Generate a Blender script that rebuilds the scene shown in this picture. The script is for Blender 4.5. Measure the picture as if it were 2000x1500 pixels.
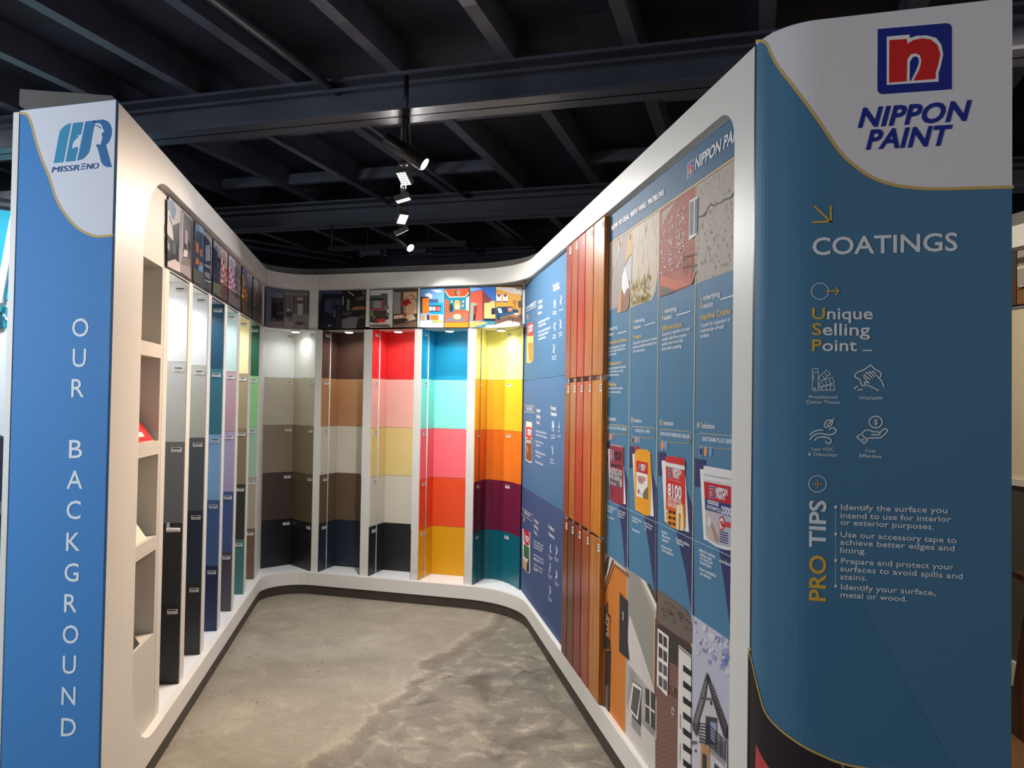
import bpy, bmesh, math, random
from mathutils import Vector, Matrix
random.seed(4)
for o in list(bpy.data.objects): bpy.data.objects.remove(o)
SC = bpy.context.scene
COL = SC.collection

# ------------------------------------------------------------------ camera
FPX = 1573.36
YAW, PITCH, ROLL = 0.29146421, 0.02281935, 0.01556205
CAM = Vector((0, 0, 1.5))
_f = Vector((-math.sin(YAW)*math.cos(PITCH), math.cos(YAW)*math.cos(PITCH), math.sin(PITCH)))
_r = Vector((math.cos(YAW), math.sin(YAW), 0)); _u = _r.cross(_f)
RIGHT = _r*math.cos(ROLL) + _u*math.sin(ROLL)
UP = -_r*math.sin(ROLL) + _u*math.cos(ROLL)
FWD = _f
cd = bpy.data.cameras.new('camera'); cam = bpy.data.objects.new('camera', cd); COL.objects.link(cam)
cd.sensor_fit = 'HORIZONTAL'; cd.sensor_width = 36; cd.lens = 36*FPX/2000
cd.clip_start = .02; cd.clip_end = 200
m = Matrix((RIGHT, UP, -FWD)).transposed().to_4x4(); m.translation = CAM
cam.matrix_world = m
SC.camera = cam

# ------------------------------------------------------------------ world, room and fill lights, exposure
vs = SC.view_settings
vs.view_transform = 'Standard'; vs.look = 'None'; vs.exposure = 0.3; vs.gamma = 1; vs.use_curve_mapping = False
w = bpy.data.worlds.new('world'); SC.world = w; w.use_nodes = True
bg = w.node_tree.nodes['Background']; bg.inputs[0].default_value = (.75, .85, 1, 1); bg.inputs[1].default_value = .10

def area(name, loc, target, size, power, col, sy=None):
    l = bpy.data.lights.new(name, 'AREA'); l.energy = power; l.color = col; l.size = size
    if sy: l.shape = 'RECTANGLE'; l.size_y = sy
    o = bpy.data.objects.new(name, l); COL.objects.link(o); o.location = loc
    o.rotation_euler = (Vector(target)-Vector(loc)).to_track_quat('-Z', 'Y').to_euler()
    return o
def spot(name, loc, target, power, col, ang=40, blend=.6, size=.03, parent=None):
    l = bpy.data.lights.new(name, 'SPOT'); l.energy = power; l.color = col; l.spot_size = math.radians(ang); l.spot_blend = blend; l.shadow_soft_size = size
    o = bpy.data.objects.new(name, l); COL.objects.link(o)
    loc = Vector(loc); o.rotation_euler = (Vector(target)-loc).to_track_quat('-Z', 'Y').to_euler()
    if parent: o.parent = parent; loc = loc-parent.location
    o.location = loc
    return o
def W0(s_, t_, z): a = .4497553; return (math.cos(a)*s_-math.sin(a)*t_, math.sin(a)*s_+math.cos(a)*t_, z)
# unseen lights around the booth: room lamps and added fill
area('fill_light_west', (-3.9, .1, 2.0), (-2.0, 2.3, 1.2), .9, 58, (.80, .90, 1.0))  # added fill below ceiling height, placed to brighten the front signs
area('fill_light_reception', (-5.6, 3.2, 2.95), (-5.6, 4.4, 1.2), .6, 40, (.92, .97, 1.0))  # added fill, unseen, brightens the white reception wall
area('room_lamp_neighbour', W0(2.3, 2.6, 2.9), W0(2.9, 3.0, 1.3), .5, 22, (1, .88, .68))
area('room_lamp_east', (1.9, -1.2, 2.95), (.2, 2.3, .9), .9, 28, (1.0, .92, .88))

# ------------------------------------------------------------------ helpers
def lin(c):
    return tuple(((v/255)/12.92 if v/255 <= .04045 else ((v/255+.055)/1.055)**2.4) for v in c)
MATS = {}
def mat(name, rgb, rough=.5, var=.04, scale=8, bump=0, spec=.5, metal=0, emit=0, alpha=None):
    if name in MATS: return MATS[name]
    M = bpy.data.materials.new(name); M.use_nodes = True; N = M.node_tree; b = N.nodes['Principled BSDF']
    c = lin(rgb)
    b.inputs['Roughness'].default_value = rough; b.inputs['Metallic'].default_value = metal
    b.inputs['Specular IOR Level'].default_value = spec
    tc = N.nodes.new('ShaderNodeTexCoord'); no = N.nodes.new('ShaderNodeTexNoise'); no.inputs['Scale'].default_value = scale; no.inputs['Detail'].default_value = 5
    N.links.new(tc.outputs['Object'], no.inputs['Vector'])
    r = N.nodes.new('ShaderNodeValToRGB'); r.color_ramp.elements[0].position = .3; r.color_ramp.elements[1].position = .7
    r.color_ramp.elements[0].color = (*[v*(1-var) for v in c], 1); r.color_ramp.elements[1].color = (*[min(1, v*(1+var)) for v in c], 1)
    N.links.new(no.outputs['Fac'], r.inputs['Fac']); N.links.new(r.outputs['Color'], b.inputs['Base Color'])
    if bump:
        bp = N.nodes.new('ShaderNodeBump'); bp.inputs['Strength'].default_value = bump; bp.inputs['Distance'].default_value = .01
        n2 = N.nodes.new('ShaderNodeTexNoise'); n2.inputs['Scale'].default_value = scale*6; N.links.new(tc.outputs['Object'], n2.inputs['Vector'])
        N.links.new(n2.outputs['Fac'], bp.inputs['Height']); N.links.new(bp.outputs['Normal'], b.inputs['Normal'])
    if emit:
        b.inputs['Emission Color'].default_value = (*c, 1); b.inputs['Emission Strength'].default_value = emit
    MATS[name] = M; return M
def print_mat(name, rough):
    M = bpy.data.materials.new(name); M.use_nodes = True; N = M.node_tree; b = N.nodes['Principled BSDF']
    a = N.nodes.new('ShaderNodeVertexColor'); a.layer_name = 'ink'
    tc = N.nodes.new('ShaderNodeTexCoord'); no = N.nodes.new('ShaderNodeTexNoise'); no.inputs['Scale'].default_value = 40
    N.links.new(tc.outputs['Object'], no.inputs['Vector'])
    mr = N.nodes.new('ShaderNodeMapRange'); mr.inputs['To Min'].default_value = rough-.04; mr.inputs['To Max'].default_value = rough+.04
    N.links.new(no.outputs['Fac'], mr.inputs['Value']); N.links.new(mr.outputs['Result'], b.inputs['Roughness'])
    N.links.new(a.outputs['Color'], b.inputs['Base Color']); b.inputs['Specular IOR Level'].default_value = .22
    return M
PRINT = print_mat('printed_vinyl', .62)
GLOSSPRINT = print_mat('glossy_photo_print', .30)
def wood_mat(name, rgb, dark, seed):
    M = bpy.data.materials.new(name); M.use_nodes = True; N = M.node_tree; b = N.nodes['Principled BSDF']
    tc = N.nodes.new('ShaderNodeTexCoord'); mp = N.nodes.new('ShaderNodeMapping'); mp.inputs['Scale'].default_value = (9, 9, .7); mp.inputs['Location'].default_value = (seed*3.1, seed*1.7, seed)
    N.links.new(tc.outputs['Object'], mp.inputs['Vector'])
    no = N.nodes.new('ShaderNodeTexNoise'); no.inputs['Scale'].default_value = 4; no.inputs['Detail'].default_value = 8; no.inputs['Distortion'].default_value = 1.4
    N.links.new(mp.outputs['Vector'], no.inputs['Vector'])
    wv = N.nodes.new('ShaderNodeTexWave'); wv.wave_type = 'BANDS'; wv.bands_direction = 'X'; wv.inputs['Scale'].default_value = 3; wv.inputs['Distortion'].default_value = 6; wv.inputs['Detail'].default_value = 3
    N.links.new(mp.outputs['Vector'], wv.inputs['Vector'])
    mx = N.nodes.new('ShaderNodeMath'); mx.operation = 'MULTIPLY'; N.links.new(no.outputs['Fac'], mx.inputs[0]); N.links.new(wv.outputs['Fac'], mx.inputs[1])
    r = N.nodes.new('ShaderNodeValToRGB'); r.color_ramp.elements[0].position = .05; r.color_ramp.elements[1].position = .55
    r.color_ramp.elements[0].color = (*lin(dark), 1); r.color_ramp.elements[1].color = (*lin(rgb), 1)
    N.links.new(mx.outputs[0], r.inputs['Fac'])
    # knots
    vo = N.nodes.new('ShaderNodeTexVoronoi'); vo.inputs['Scale'].default_value = 1.1
    mp2 = N.nodes.new('ShaderNodeMapping'); mp2.inputs['Scale'].default_value = (6, 6, 2.6); mp2.inputs['Location'].default_value = (seed*.7, seed*2.3, seed*1.9)
    N.links.new(tc.outputs['Object'], mp2.inputs['Vector']); N.links.new(mp2.outputs['Vector'], vo.inputs['Vector'])
    r2 = N.nodes.new('ShaderNodeValToRGB'); r2.color_ramp.elements[0].position = .05; r2.color_ramp.elements[1].position = .13
    r2.color_ramp.elements[0].color = (.25, .2, .18, 1); r2.color_ramp.elements[1].color = (1, 1, 1, 1)
    N.links.new(vo.outputs['Distance'], r2.inputs['Fac'])
    mm = N.nodes.new('ShaderNodeMix'); mm.data_type = 'RGBA'; mm.blend_type = 'MULTIPLY'; mm.inputs['Factor'].default_value = .8
    N.links.new(r.outputs['Color'], mm.inputs['A']); N.links.new(r2.outputs['Color'], mm.inputs['B'])
    N.links.new(mm.outputs['Result'], b.inputs['Base Color']); b.inputs['Roughness'].default_value = .3
    return M

class MB:
    def __init__(s): s.v = []; s.f = []; s.c = []
    def add(s, vs_, fs, col=None):
        n = len(s.v); s.v += [tuple(v) for v in vs_]; s.f += [tuple(i+n for i in f) for f in fs]; s.c += [col]*len(fs)
    def box(s, fr, a0, a1, b0, b1, z0, z1, col=None):
        p = [fr(a, b, z) for z in (z0, z1) for b in (b0, b1) for a in (a0, a1)]
        s.add(p, [(0, 2, 3, 1), (4, 5, 7, 6), (0, 1, 5, 4), (2, 6, 7, 3), (0, 4, 6, 2), (1, 3, 7, 5)], col)
    def prism(s, poly, z0, z1, col=None):
        a = sum(poly[i][0]*poly[(i+1) % len(poly)][1]-poly[(i+1) % len(poly)][0]*poly[i][1] for i in range(len(poly)))
        if a < 0: poly = poly[::-1]
        n = len(poly)
        s.add([(*p, z0) for p in poly]+[(*p, z1) for p in poly], [tuple(range(n))[::-1], tuple(range(n, 2*n))]+[(i, (i+1) % n, n+(i+1) % n, n+i) for i in range(n)], col)
    def tube(s, p0, p1, r0, r1=None, n=16, caps=True, col=None):
        if r1 is None: r1 = r0
        p0 = Vector(p0); p1 = Vector(p1); d = (p1-p0).normalized()
        a = d.orthogonal().normalized(); b = d.cross(a)
        vs_ = [p0+(a*math.cos(2*math.pi*i/n)+b*math.sin(2*math.pi*i/n))*r0 for i in range(n)]+[p1+(a*math.cos(2*math.pi*i/n)+b*math.sin(2*math.pi*i/n))*r1 for i in range(n)]
        fs = [(i, (i+1) % n, n+(i+1) % n, n+i) for i in range(n)]
        if caps: fs += [tuple(range(n))[::-1], tuple(range(n, 2*n))]
        s.add(vs_, fs, col)
    def obb(s, c, ax, ay, az, hx, hy, hz, col=None):
        c = Vector(c); s.box(lambda a, b, z: c+ax*a+ay*b+az*z, -hx, hx, -hy, hy, -hz, hz, col)
    def build(s, name, mt, parent=None, smooth=False, kind=None, bevel=0):
        me = bpy.data.meshes.new(name)
        if parent is not None:
            base = parent.location.copy(); pp = parent.parent
            while pp: base += pp.location; pp = pp.parent
        else:
            xs = [v[0] for v in s.v]; ys = [v[1] for v in s.v]; zs = [v[2] for v in s.v]
            base = Vector(((min(xs)+max(xs))/2, (min(ys)+max(ys))/2, min(zs)))
        me.from_pydata([Vector(v)-base for v in s.v], [], s.f)
        if any(c is not None for c in s.c):
            at = me.color_attributes.new('ink', 'FLOAT_COLOR', 'CORNER')
            for p in me.polygons:
                c = s.c[p.index] or (.8, .8, .8)
                for li in p.loop_indices: at.data[li].color = (*c, 1)
        me.materials.append(mt)
        if smooth:
            for p in me.polygons: p.use_smooth = True
        me.update()
        o = bpy.data.objects.new(name, me); COL.objects.link(o)
        if parent is not None: o.parent = parent
        else: o.location = base
        if bevel:
            bm = o.modifiers.new('bevel', 'BEVEL'); bm.width = bevel; bm.segments = 2; bm.limit_method = 'ANGLE'
        if kind: o['kind'] = kind
        return o
def ident(a, b, z): return Vector((a, b, z))
def thing(name, loc, label=None, cat=None, group=None, kind=None):
    o = bpy.data.objects.new(name, None); COL.objects.link(o); o.location = Vector(loc); o.empty_display_size = .1
    return tag(o, label, cat, group, kind)
def tag(o, label=None, cat=None, group=None, kind=None):
    if label: o['label'] = label
    if cat: o['category'] = cat
    if group: o['group'] = group
    if kind: o['kind'] = kind
    return o

# side-wall frame: s across, t along the skewed side walls
SA = -0.4497553
SN = Vector((math.cos(SA), -math.sin(SA), 0)); TD = Vector((math.sin(SA), math.cos(SA), 0))
def W(s, t, z=0): return SN*s+TD*t+Vector((0, 0, z))
def W2(s, t): p = W(s, t); return (p.x, p.y)
def ray(x, y): return RIGHT*((x-1000)/FPX)-UP*((y-750)/FPX)+FWD

class Surf:
    """vertical ruled surface over a plan polyline (left to right as seen from its face)"""
    def __init__(s, pts):
        s.p = [Vector((p[0], p[1])) for p in pts]; s.u = [0]
        for a, b in zip(s.p, s.p[1:]): s.u.append(s.u[-1]+(b-a).length)
        sn = []
        for a, b in zip(s.p, s.p[1:]):
            d = (b-a).normalized(); sn.append(Vector((d.y, -d.x)))
        s.n = []
        for i in range(len(s.p)):
            if i == 0: s.n.append(sn[0])
            elif i == len(s.p)-1: s.n.append(sn[-1])
            else:
                k = (sn[i-1]+sn[i]).normalized(); s.n.append(k/max(.3, k.dot(sn[i])))
    def at(s, u, z, off=0):
        i = 0
        while i < len(s.p)-2 and u > s.u[i+1]: i += 1
        k = (u-s.u[i])/(s.u[i+1]-s.u[i])
        p = s.p[i].lerp(s.p[i+1], k); n = s.n[i].lerp(s.n[i+1], k)
        return Vector((p.x+n.x*off, p.y+n.y*off, z))
    def px(s, x, y):
        d = ray(x, y); best = None
        for i, (a, b) in enumerate(zip(s.p, s.p[1:])):
            e = b-a; den = d.x*e.y-d.y*e.x
            if abs(den) < 1e-9: continue
            lam = (a.x*e.y-a.y*e.x)/den
            if lam <= 0: continue
            q = Vector((d.x*lam, d.y*lam)); k = (q-a).dot(e)/e.length_squared
            err = max(0, -k, k-1)
            if err > 0 and not ((i == 0 and k < 0) or (i == len(s.p)-2 and k > 1)): err += 1e3
            if best is None or err < best[0]-1e-9: best = (err, s.u[i]+k*e.length, CAM.z+d.z*lam)
        return best[1], best[2]
    def slab(s, mb, u0, u1, z0, z1, off, th, col=None):
        us = [u0]+[u for u in s.u[1:-1] if u0+1e-5 < u < u1-1e-5]+[u1]; n = len(us)
        vs_ = []
        for u in us: vs_ += [s.at(u, z0, off), s.at(u, z1, off), s.at(u, z0, off-th), s.at(u, z1, off-th)]
        fs = []
        for i in range(n-1):
            a = 4*i; b = a+4
            fs += [(a, b, b+1, a+1), (a+2, a+3, b+3, b+2), (a+1, b+1, b+3, a+3), (a, a+2, b+2, b)]
        fs += [(0, 1, 3, 2), (4*n-4, 4*n-2, 4*n-1, 4*n-3)]
        mb.add(vs_, fs, col)
    def poly(s, mb, pts, off, col):
        for i in range(len(s.p)-1):
            lo = -1e9 if i == 0 else s.u[i]; hi = 1e9 if i == len(s.p)-2 else s.u[i+1]
            q = clip(clip(pts, lo, 1), hi, -1) if len(s.p) > 2 else pts
            if len(q) >= 3: mb.add([s.at(u, v, off) for u, v in q], [tuple(range(len(q)))], col)
    def extr(s, mb, pts, off, th, col=None):
        n = len(pts)
        mb.add([s.at(u, v, off) for u, v in pts]+[s.at(u, v, off-th) for u, v in pts],
               [tuple(range(n)), tuple(range(n, 2*n))[::-1]]+[(i, n+i, n+(i+1) % n, (i+1) % n) for i in range(n)], col)
def clip(pts, u0, sg):
    out = []
    for (a, b) in zip(pts, pts[1:]+pts[:1]):
        ia = (a[0]-u0)*sg >= 0; ib = (b[0]-u0)*sg >= 0
        if ia: out.append(a)
        if ia != ib:
            k = (u0-a[0])/(b[0]-a[0]); out.append((u0, a[1]+k*(b[1]-a[1])))
    return out

TXT = {}
def text_geo(body, bold=0, shear=0, space=1):
    key = (body, bold, shear, space)
    if key in TXT: return TXT[key]
    cu = bpy.data.curves.new('t', 'FONT'); cu.body = body; cu.size = 1; cu.offset = bold; cu.shear = shear; cu.space_character = space; cu.resolution_u = 3
    ob = bpy.data.objects.new('t', cu); COL.objects.link(ob)
    dg = bpy.context.evaluated_depsgraph_get(); ev = ob.evaluated_get(dg); me = ev.to_mesh()
    vs_ = [(v.co.x, v.co.y) for v in me.vertices]; fs = [tuple(p.vertices) for p in me.polygons]
    ev.to_mesh_clear(); bpy.data.objects.remove(ob); bpy.data.curves.remove(cu)
    # cap height from an H of the same weight
    TXT[key] = (vs_, fs); return TXT[key]
CAPH = .0
def caph():
    global CAPH
    if not CAPH: CAPH = max(v[1] for v in text_geo('H')[0])
    return CAPH
class Print:
    def __init__(s, surf, crop=(0, 0, 1)): s.s = surf; s.m = MB(); s.k = crop
    def P(s, x, y): return s.s.px(s.k[0]+x/s.k[2], s.k[1]+y/s.k[2])
    def poly(s, pts, col, layer=1): s.s.poly(s.m, [s.P(*p) for p in pts], .0006*layer, lin(col))
    def uv(s, pts, col, layer=1): s.s.poly(s.m, pts, .0006*layer, lin(col))
    def line(s, pts, wd, col, layer=2, closed=False, px=True):
        q = [Vector(s.P(*p)) if px else Vector(p) for p in pts]
        if closed: q.append(q[0])
        for i, (a, b) in enumerate(zip(q, q[1:])):
            d = (b-a)
            if d.length < 1e-6: continue
            d.normalize(); n = Vector((-d.y, d.x))*wd/2; e = d*wd*.4
            s.s.poly(s.m, [tuple(a-n-e), tuple(b-n+e), tuple(b+n+e), tuple(a+n-e)], .0006*layer+.00004*(i % 3), lin(col))
    def smooth(s, pts, wd, col, layer=2, closed=False, n=4):
        s.line(catmull(pts, n, closed), wd, col, layer, closed)
    def ellipse(s, cx, cy, rx, ry, col, layer=2, n=20):
        s.poly([(cx+rx*math.cos(2*math.pi*i/n), cy+ry*math.sin(2*math.pi*i/n)) for i in range(n)], col, layer)
    def ring(s, cx, cy, rx, ry, wd, col, layer=2, n=24):
        s.line([(cx+rx*math.cos(2*math.pi*i/n), cy+ry*math.sin(2*math.pi*i/n)) for i in range(n)], wd, col, layer, True)
    def text(s, body, p0, p1, cap, col, layer=3, bold=0, shear=0, space=1, first=None, quad=None):
        vs_, fs = text_geo(body, bold, shear, space)
        if not vs_: return
        x0 = min(v[0] for v in vs_); x1 = max(v[0] for v in vs_)
        a = s.P(*p0); b = s.P(*p1); c = s.P(p0[0], p0[1]-cap)
        kx = (b[0]-a[0])/(x1-x0); ky = (c[1]-a[1])/caph()
        fx = None
        if first: fv = text_geo(first[0], bold, shear, space)[0]; fx = max(v[0] for v in fv)+.01
        for f in fs:
            pts = [(a[0]+(vs_[i][0]-x0)*kx, a[1]+(b[1]-a[1])*(vs_[i][0]-x0)/(x1-x0)+vs_[i][1]*ky) for i in f]
            cc = first[1] if fx is not None and max(vs_[i][0] for i in f) <= fx else col
            s.s.poly(s.m, pts, .0006*layer, lin(cc))
    def build(s, name, parent, mt=None): return s.m.build(name, mt or PRINT, parent)
def catmull(pts, n=4, closed=False):
    out = []; N = len(pts)
    g = (lambda i: pts[i % N]) if closed else (lambda i: pts[max(0, min(N-1, i))])
    for i in range(N if closed else N-1):
        p0, p1, p2, p3 = g(i-1), g(i), g(i+1), g(i+2)
        for k in range(n):
            t = k/n
            out.append(tuple(.5*(2*p1[j]+(p2[j]-p0[j])*t+(2*p0[j]-5*p1[j]+4*p2[j]-p3[j])*t*t+(3*p1[j]-p0[j]-3*p2[j]+p3[j])*t**3) for j in (0, 1)))
    if not closed: out.append(pts[-1])
    return out
def rrect(x0, y0, x1, y1, r, sl=0, n=4):
    """rounded rectangle in pixel coordinates, sl = slope of the horizontal edges"""
    o = []
    for cx, cy, a0 in ((x1-r, y1-r, 0), (x0+r, y1-r, 90), (x0+r, y0+r, 180), (x1-r, y0+r, 270)):
        for i in range(n+1):
            a = math.radians(a0+90*i/n); x = cx+r*math.cos(a); o.append((x, cy+r*math.sin(a)+sl*(x-x0)))
    return o

# ------------------------------------------------------------------ materials
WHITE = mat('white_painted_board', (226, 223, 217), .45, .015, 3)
NICHEM = mat('shade_toned_niche_board', (206, 202, 194), .5, .015, 3)  # board colour greyed to imitate shade in the recess behind the frame
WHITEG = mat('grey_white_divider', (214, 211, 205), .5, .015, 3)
SHELF = mat('white_laminate_shelf', (238, 238, 240), .35, .01, 3)
CAPM = mat('grey_top_board', (120, 117, 113), .7, .05, 5)
TOE = mat('dark_toe_kick', (62, 54, 46), .6, .15, 10)
BLACK = mat('black_metal', (16, 16, 18), .45, .1, 20)
BLACKP = mat('black_plastic', (22, 22, 24), .35, .05, 20)
CEILM = mat('black_ceiling_paint', (26, 29, 46), .75, .55, 1.6, bump=.1)
STEEL = mat('black_painted_steel', (62, 64, 76), .42, .22, 3, bump=.15)
JOISTM = mat('black_painted_joist', (68, 71, 84), .5, .25, 4, bump=.2)
CHROME = mat('grey_cast_metal', (96, 94, 92), .5, .05, 20, metal=.3)
LEDG = mat('lit_led_face', (255, 252, 245), .4, 0, 5, emit=9)
LEDD = mat('dim_led_face', (235, 240, 245), .4, 0, 5, emit=1.6)
CREAM = mat('cream_wall', (240, 225, 196), .5, .02, 3)

# ------------------------------------------------------------------ floor
fm = bpy.data.materials.new('worn_concrete'); fm.use_nodes = True; N = fm.node_tree; b = N.nodes['Principled BSDF']
tc = N.nodes.new('ShaderNodeTexCoord')
def noise(scale, det=6, dist=0, vec=None):
    n = N.nodes.new('ShaderNodeTexNoise'); n.inputs['Scale'].default_value = scale; n.inputs['Detail'].default_value = det; n.inputs['Distortion'].default_value = dist
    N.links.new(vec or tc.outputs['Object'], n.inputs['Vector']); return n.outputs['Fac']
def ramp(fac, stops):
    r = N.nodes.new('ShaderNodeValToRGB'); e = r.color_ramp.elements
    while len(e) < len(stops): e.new(.5)
    for k, (p, c) in enumerate(stops): e[k].position = p; e[k].color = (*lin(c), 1) if len(c) == 3 else c
    N.links.new(fac, r.inputs['Fac']); return r.outputs['Color']
def mix(a, b_, fac, mode='MIX'):
    x = N.nodes.new('ShaderNodeMix'); x.data_type = 'RGBA'; x.blend_type = mode
    if isinstance(fac, float): x.inputs['Factor'].default_value = fac
    else: N.links.new(fac, x.inputs['Factor'])
    N.links.new(a, x.inputs['A']); N.links.new(b_, x.inputs['B']); return x.outputs['Result']
mpf = N.nodes.new('ShaderNodeMapping'); mpf.inputs['Rotation'].default_value = (0, 0, .5); mpf.inputs['Scale'].default_value = (1, 2.2, 1); N.links.new(tc.outputs['Object'], mpf.inputs['Vector'])
c1 = ramp(noise(1.1, 9, .5), [(.25, (122, 113, 100)), (.45, (142, 133, 118)), (.6, (150, 141, 126)), (.8, (164, 155, 140))])
c2 = ramp(noise(3.2, 10, 1.2, mpf.outputs['Vector']), [(.3, (.80, .79, .77, 1)), (.5, (.97, .97, .97, 1)), (.7, (1.06, 1.06, 1.05, 1))])
base = mix(c1, c2, .45, 'MULTIPLY')
# long wandering patch seam running from the right rear to the front
sep = N.nodes.new('ShaderNodeSeparateXYZ'); N.links.new(tc.outputs['Object'], sep.inputs[0])
def math_(op, a, b_=None, v=None):
    x = N.nodes.new('ShaderNodeMath'); x.operation = op
    for i, q in enumerate((a, b_)):
        if q is None: continue
        if isinstance(q, (int, float)): x.inputs[i].default_value = q
        else: N.links.new(q, x.inputs[i])
    return x.outputs[0]
wob = math_('MULTIPLY', math_('SUBTRACT', noise(2.6, 9, .6), .5), .55)
lx = math_('ADD', math_('ADD', sep.outputs['X'], 1.66), wob)
dist = math_('ABSOLUTE', lx)
# right of the slab joint the concrete is greyer and blotchier
side = ramp(lx, [(.0, (1, 1, 1, 1)), (.05, (.66, .69, .71, 1))])
base = mix(base, side, .9, 'MULTIPLY')
# ragged slab joint: dark core with pale crusty edges
seam = ramp(math_('ADD', dist, math_('MULTIPLY', math_('SUBTRACT', noise(16, 8, 1), .5), .10)), [(0, (.55, .53, .51, 1)), (.035, (.72, .70, .68, 1)), (.075, (1.3, 1.3, 1.28, 1)), (.13, (1, 1, 1, 1))])
base = mix(base, seam, .8, 'MULTIPLY')
blot = ramp(noise(2.7, 12, 1.6), [(.34, (.48, .47, .46, 1)), (.45, (.90, .90, .90, 1)), (.56, (1, 1, 1, 1)), (.64, (1.4, 1.4, 1.38, 1))])
bs = ramp(lx, [(.0, (.25, .25, .25, 1)), (.1, (1, 1, 1, 1))])
base = mix(base, blot, math_('MULTIPLY', bs, .9), 'MULTIPLY')
crust = ramp(noise(9, 12, .8), [(.56, (1, 1, 1, 1)), (.62, (1.55, 1.55, 1.5, 1))])
base = mix(base, crust, math_('MULTIPLY', bs, .8), 'MULTIPLY')
vo = N.nodes.new('ShaderNodeTexVoronoi'); vo.inputs['Scale'].default_value = 30
nv = N.nodes.new('ShaderNodeTexNoise'); nv.inputs['Scale'].default_value = 7; N.links.new(tc.outputs['Object'], nv.inputs['Vector'])
mv = N.nodes.new('ShaderNodeMix'); mv.data_type = 'VECTOR'; mv.inputs['Factor'].default_value = .35; N.links.new(tc.outputs['Object'], mv.inputs['A']); N.links.new(nv.outputs['Color'], mv.inputs['B']); N.links.new(mv.outputs['Result'], vo.inputs['Vector'])
pits = ramp(math_('ADD', vo.outputs['Distance'], math_('MULTIPLY', noise(2.2, 5), .75)), [(.43, (.28, .26, .24, 1)), (.48, (1, 1, 1, 1))])
base = mix(base, pits, .85, 'MULTIPLY')
grain = ramp(noise(60, 4), [(.3, (.86, .86, .86, 1)), (.7, (1.1, 1.1, 1.1, 1))])
base = mix(base, grain, .8, 'MULTIPLY')
N.links.new(base, b.inputs['Base Color']); b.inputs['Roughness'].default_value = .55
bp = N.nodes.new('ShaderNodeBump'); bp.inputs['Strength'].default_value = .25; bp.inputs['Distance'].default_value = .01
N.links.new(noise(14, 10), bp.inputs['Height']); N.links.new(bp.outputs['Normal'], b.inputs['Normal'])
mb = MB(); mb.box(ident, -12, 12, -8, 14, -.1, 0); mb.build('floor', fm, kind='structure')

# ------------------------------------------------------------------ ceiling: deck, beams, joists
mb = MB(); mb.box(ident, -12, 12, -8, 14, 3.36, 3.46); ceil = mb.build('ceiling', CEILM, kind='structure')
ZB = 3.0
for y in (-3.35, -.95, 1.40, 3.77, 6.1, 8.4):     # H-section beams
    mb = MB()
    mb.box(ident, -11, 11, y, y+.20, ZB, ZB+.016); mb.box(ident, -11, 11, y, y+.20, ZB+.184, ZB+.20); mb.box(ident, -11, 11, y+.094, y+.106, ZB, ZB+.2)
    mb.box(ident, -11, 11, y+.002, y+.02, ZB+.13, ZB+.145)
    if y != 1.40: mb.build('beam', STEEL, ceil)
jx = [-3.05+.612*k for k in range(-9, 12)]
for x in jx:
    mb = MB(); mb.box(ident, x, x+.07, -7, 13, 3.2, 3.36); mb.build('joist', JOISTM, ceil)
for y in (4.55, 5.62):
    for k, x in enumerate(jx[3:16]):
        if (k+int(y*10)) % 5 == 4: continue
        mb = MB(); mb.box(ident, x+.07, x+.612, y, y+.045, 3.22, 3.30); mb.build('nogging', JOISTM, ceil)
mb = MB(); mb.box(ident, jx[7]+.07, jx[8], 2.48, 2.6, 3.22, 3.32); mb.build('nogging', JOISTM, ceil)
for x, z, r in ((-2.17, 3.16, .022), (-2.93, 3.15, .02), (-2.26, 3.17, .015)):
    y0, y1 = {-2.17: (-4, 3.85), -2.93: (3.9, 9), -2.26: (3.9, 9)}[x]
    mb = MB(); mb.tube((x, y0, z), (x, y1, z), r, n=12); mb.build('conduit', STEEL, ceil, smooth=True)
# wire bundle and small bracket pieces far left
mb = MB(); mb.tube((-4.9, 3.2, 2.72), (-3.3, 6.2, 2.72), .012, n=8); mb.tube((-4.95, 3.2, 2.68), (-3.35, 6.2, 2.68), .012, n=8); mb.build('conduit', JOISTM, ceil, smooth=True)

# ------------------------------------------------------------------ booth shell
SLF, SRF, YB = -.878, .968, 5.535          # front planes of left, right and back frame
ZT, ZFB, ZBT, ZBB = 2.467, 2.353, .165, .07
REC = .035
def fillet(p0, c, p1, L, n=10):
    p0, c, p1 = Vector(p0), Vector(c), Vector(p1)
    a = (p0-c).normalized(); b_ = (p1-c).normalized(); h = math.acos(a.dot(b_))/2
    R_ = L*math.tan(h); ctr = c+(a+b_).normalized()*(L/math.cos(h))
    s0 = c+a*L-ctr; s1 = c+b_*L-ctr; ang = s0.angle(s1); sg = 1 if s0.x*s1.y-s0.y*s1.x > 0 else -1
    out = []
    for i in range(n+1):
        t = sg*ang*i/n; out.append((ctr.x+s0.x*math.cos(t)-s0.y*math.sin(t), ctr.y+s0.x*math.sin(t)+s0.y*math.cos(t)))
    return out
TL0 = (2.12-SN.y*SLF)/TD.y                  # left wall front end
cL = W2(SLF, (YB-SN.y*SLF)/TD.y); cR = W2(SRF, (YB-SN.y*SRF)/TD.y)
TR0 = 2.013
fl = fillet(W2(SLF, TL0), cL, cR, .40); fr = fillet(cL, cR, W2(SRF, TR0), .40)
PATH = Surf([W2(SLF, 3.6)]+fl+fr+[W2(SRF, 2.45)])
wl = thing('wall_left', W(-1.05, 4.5), kind='structure')
wb = thing('wall_back', (-2.5, 5.75, 0), kind='structure')
wr = thing('wall_right', W(1.2, 4), kind='structure')
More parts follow.
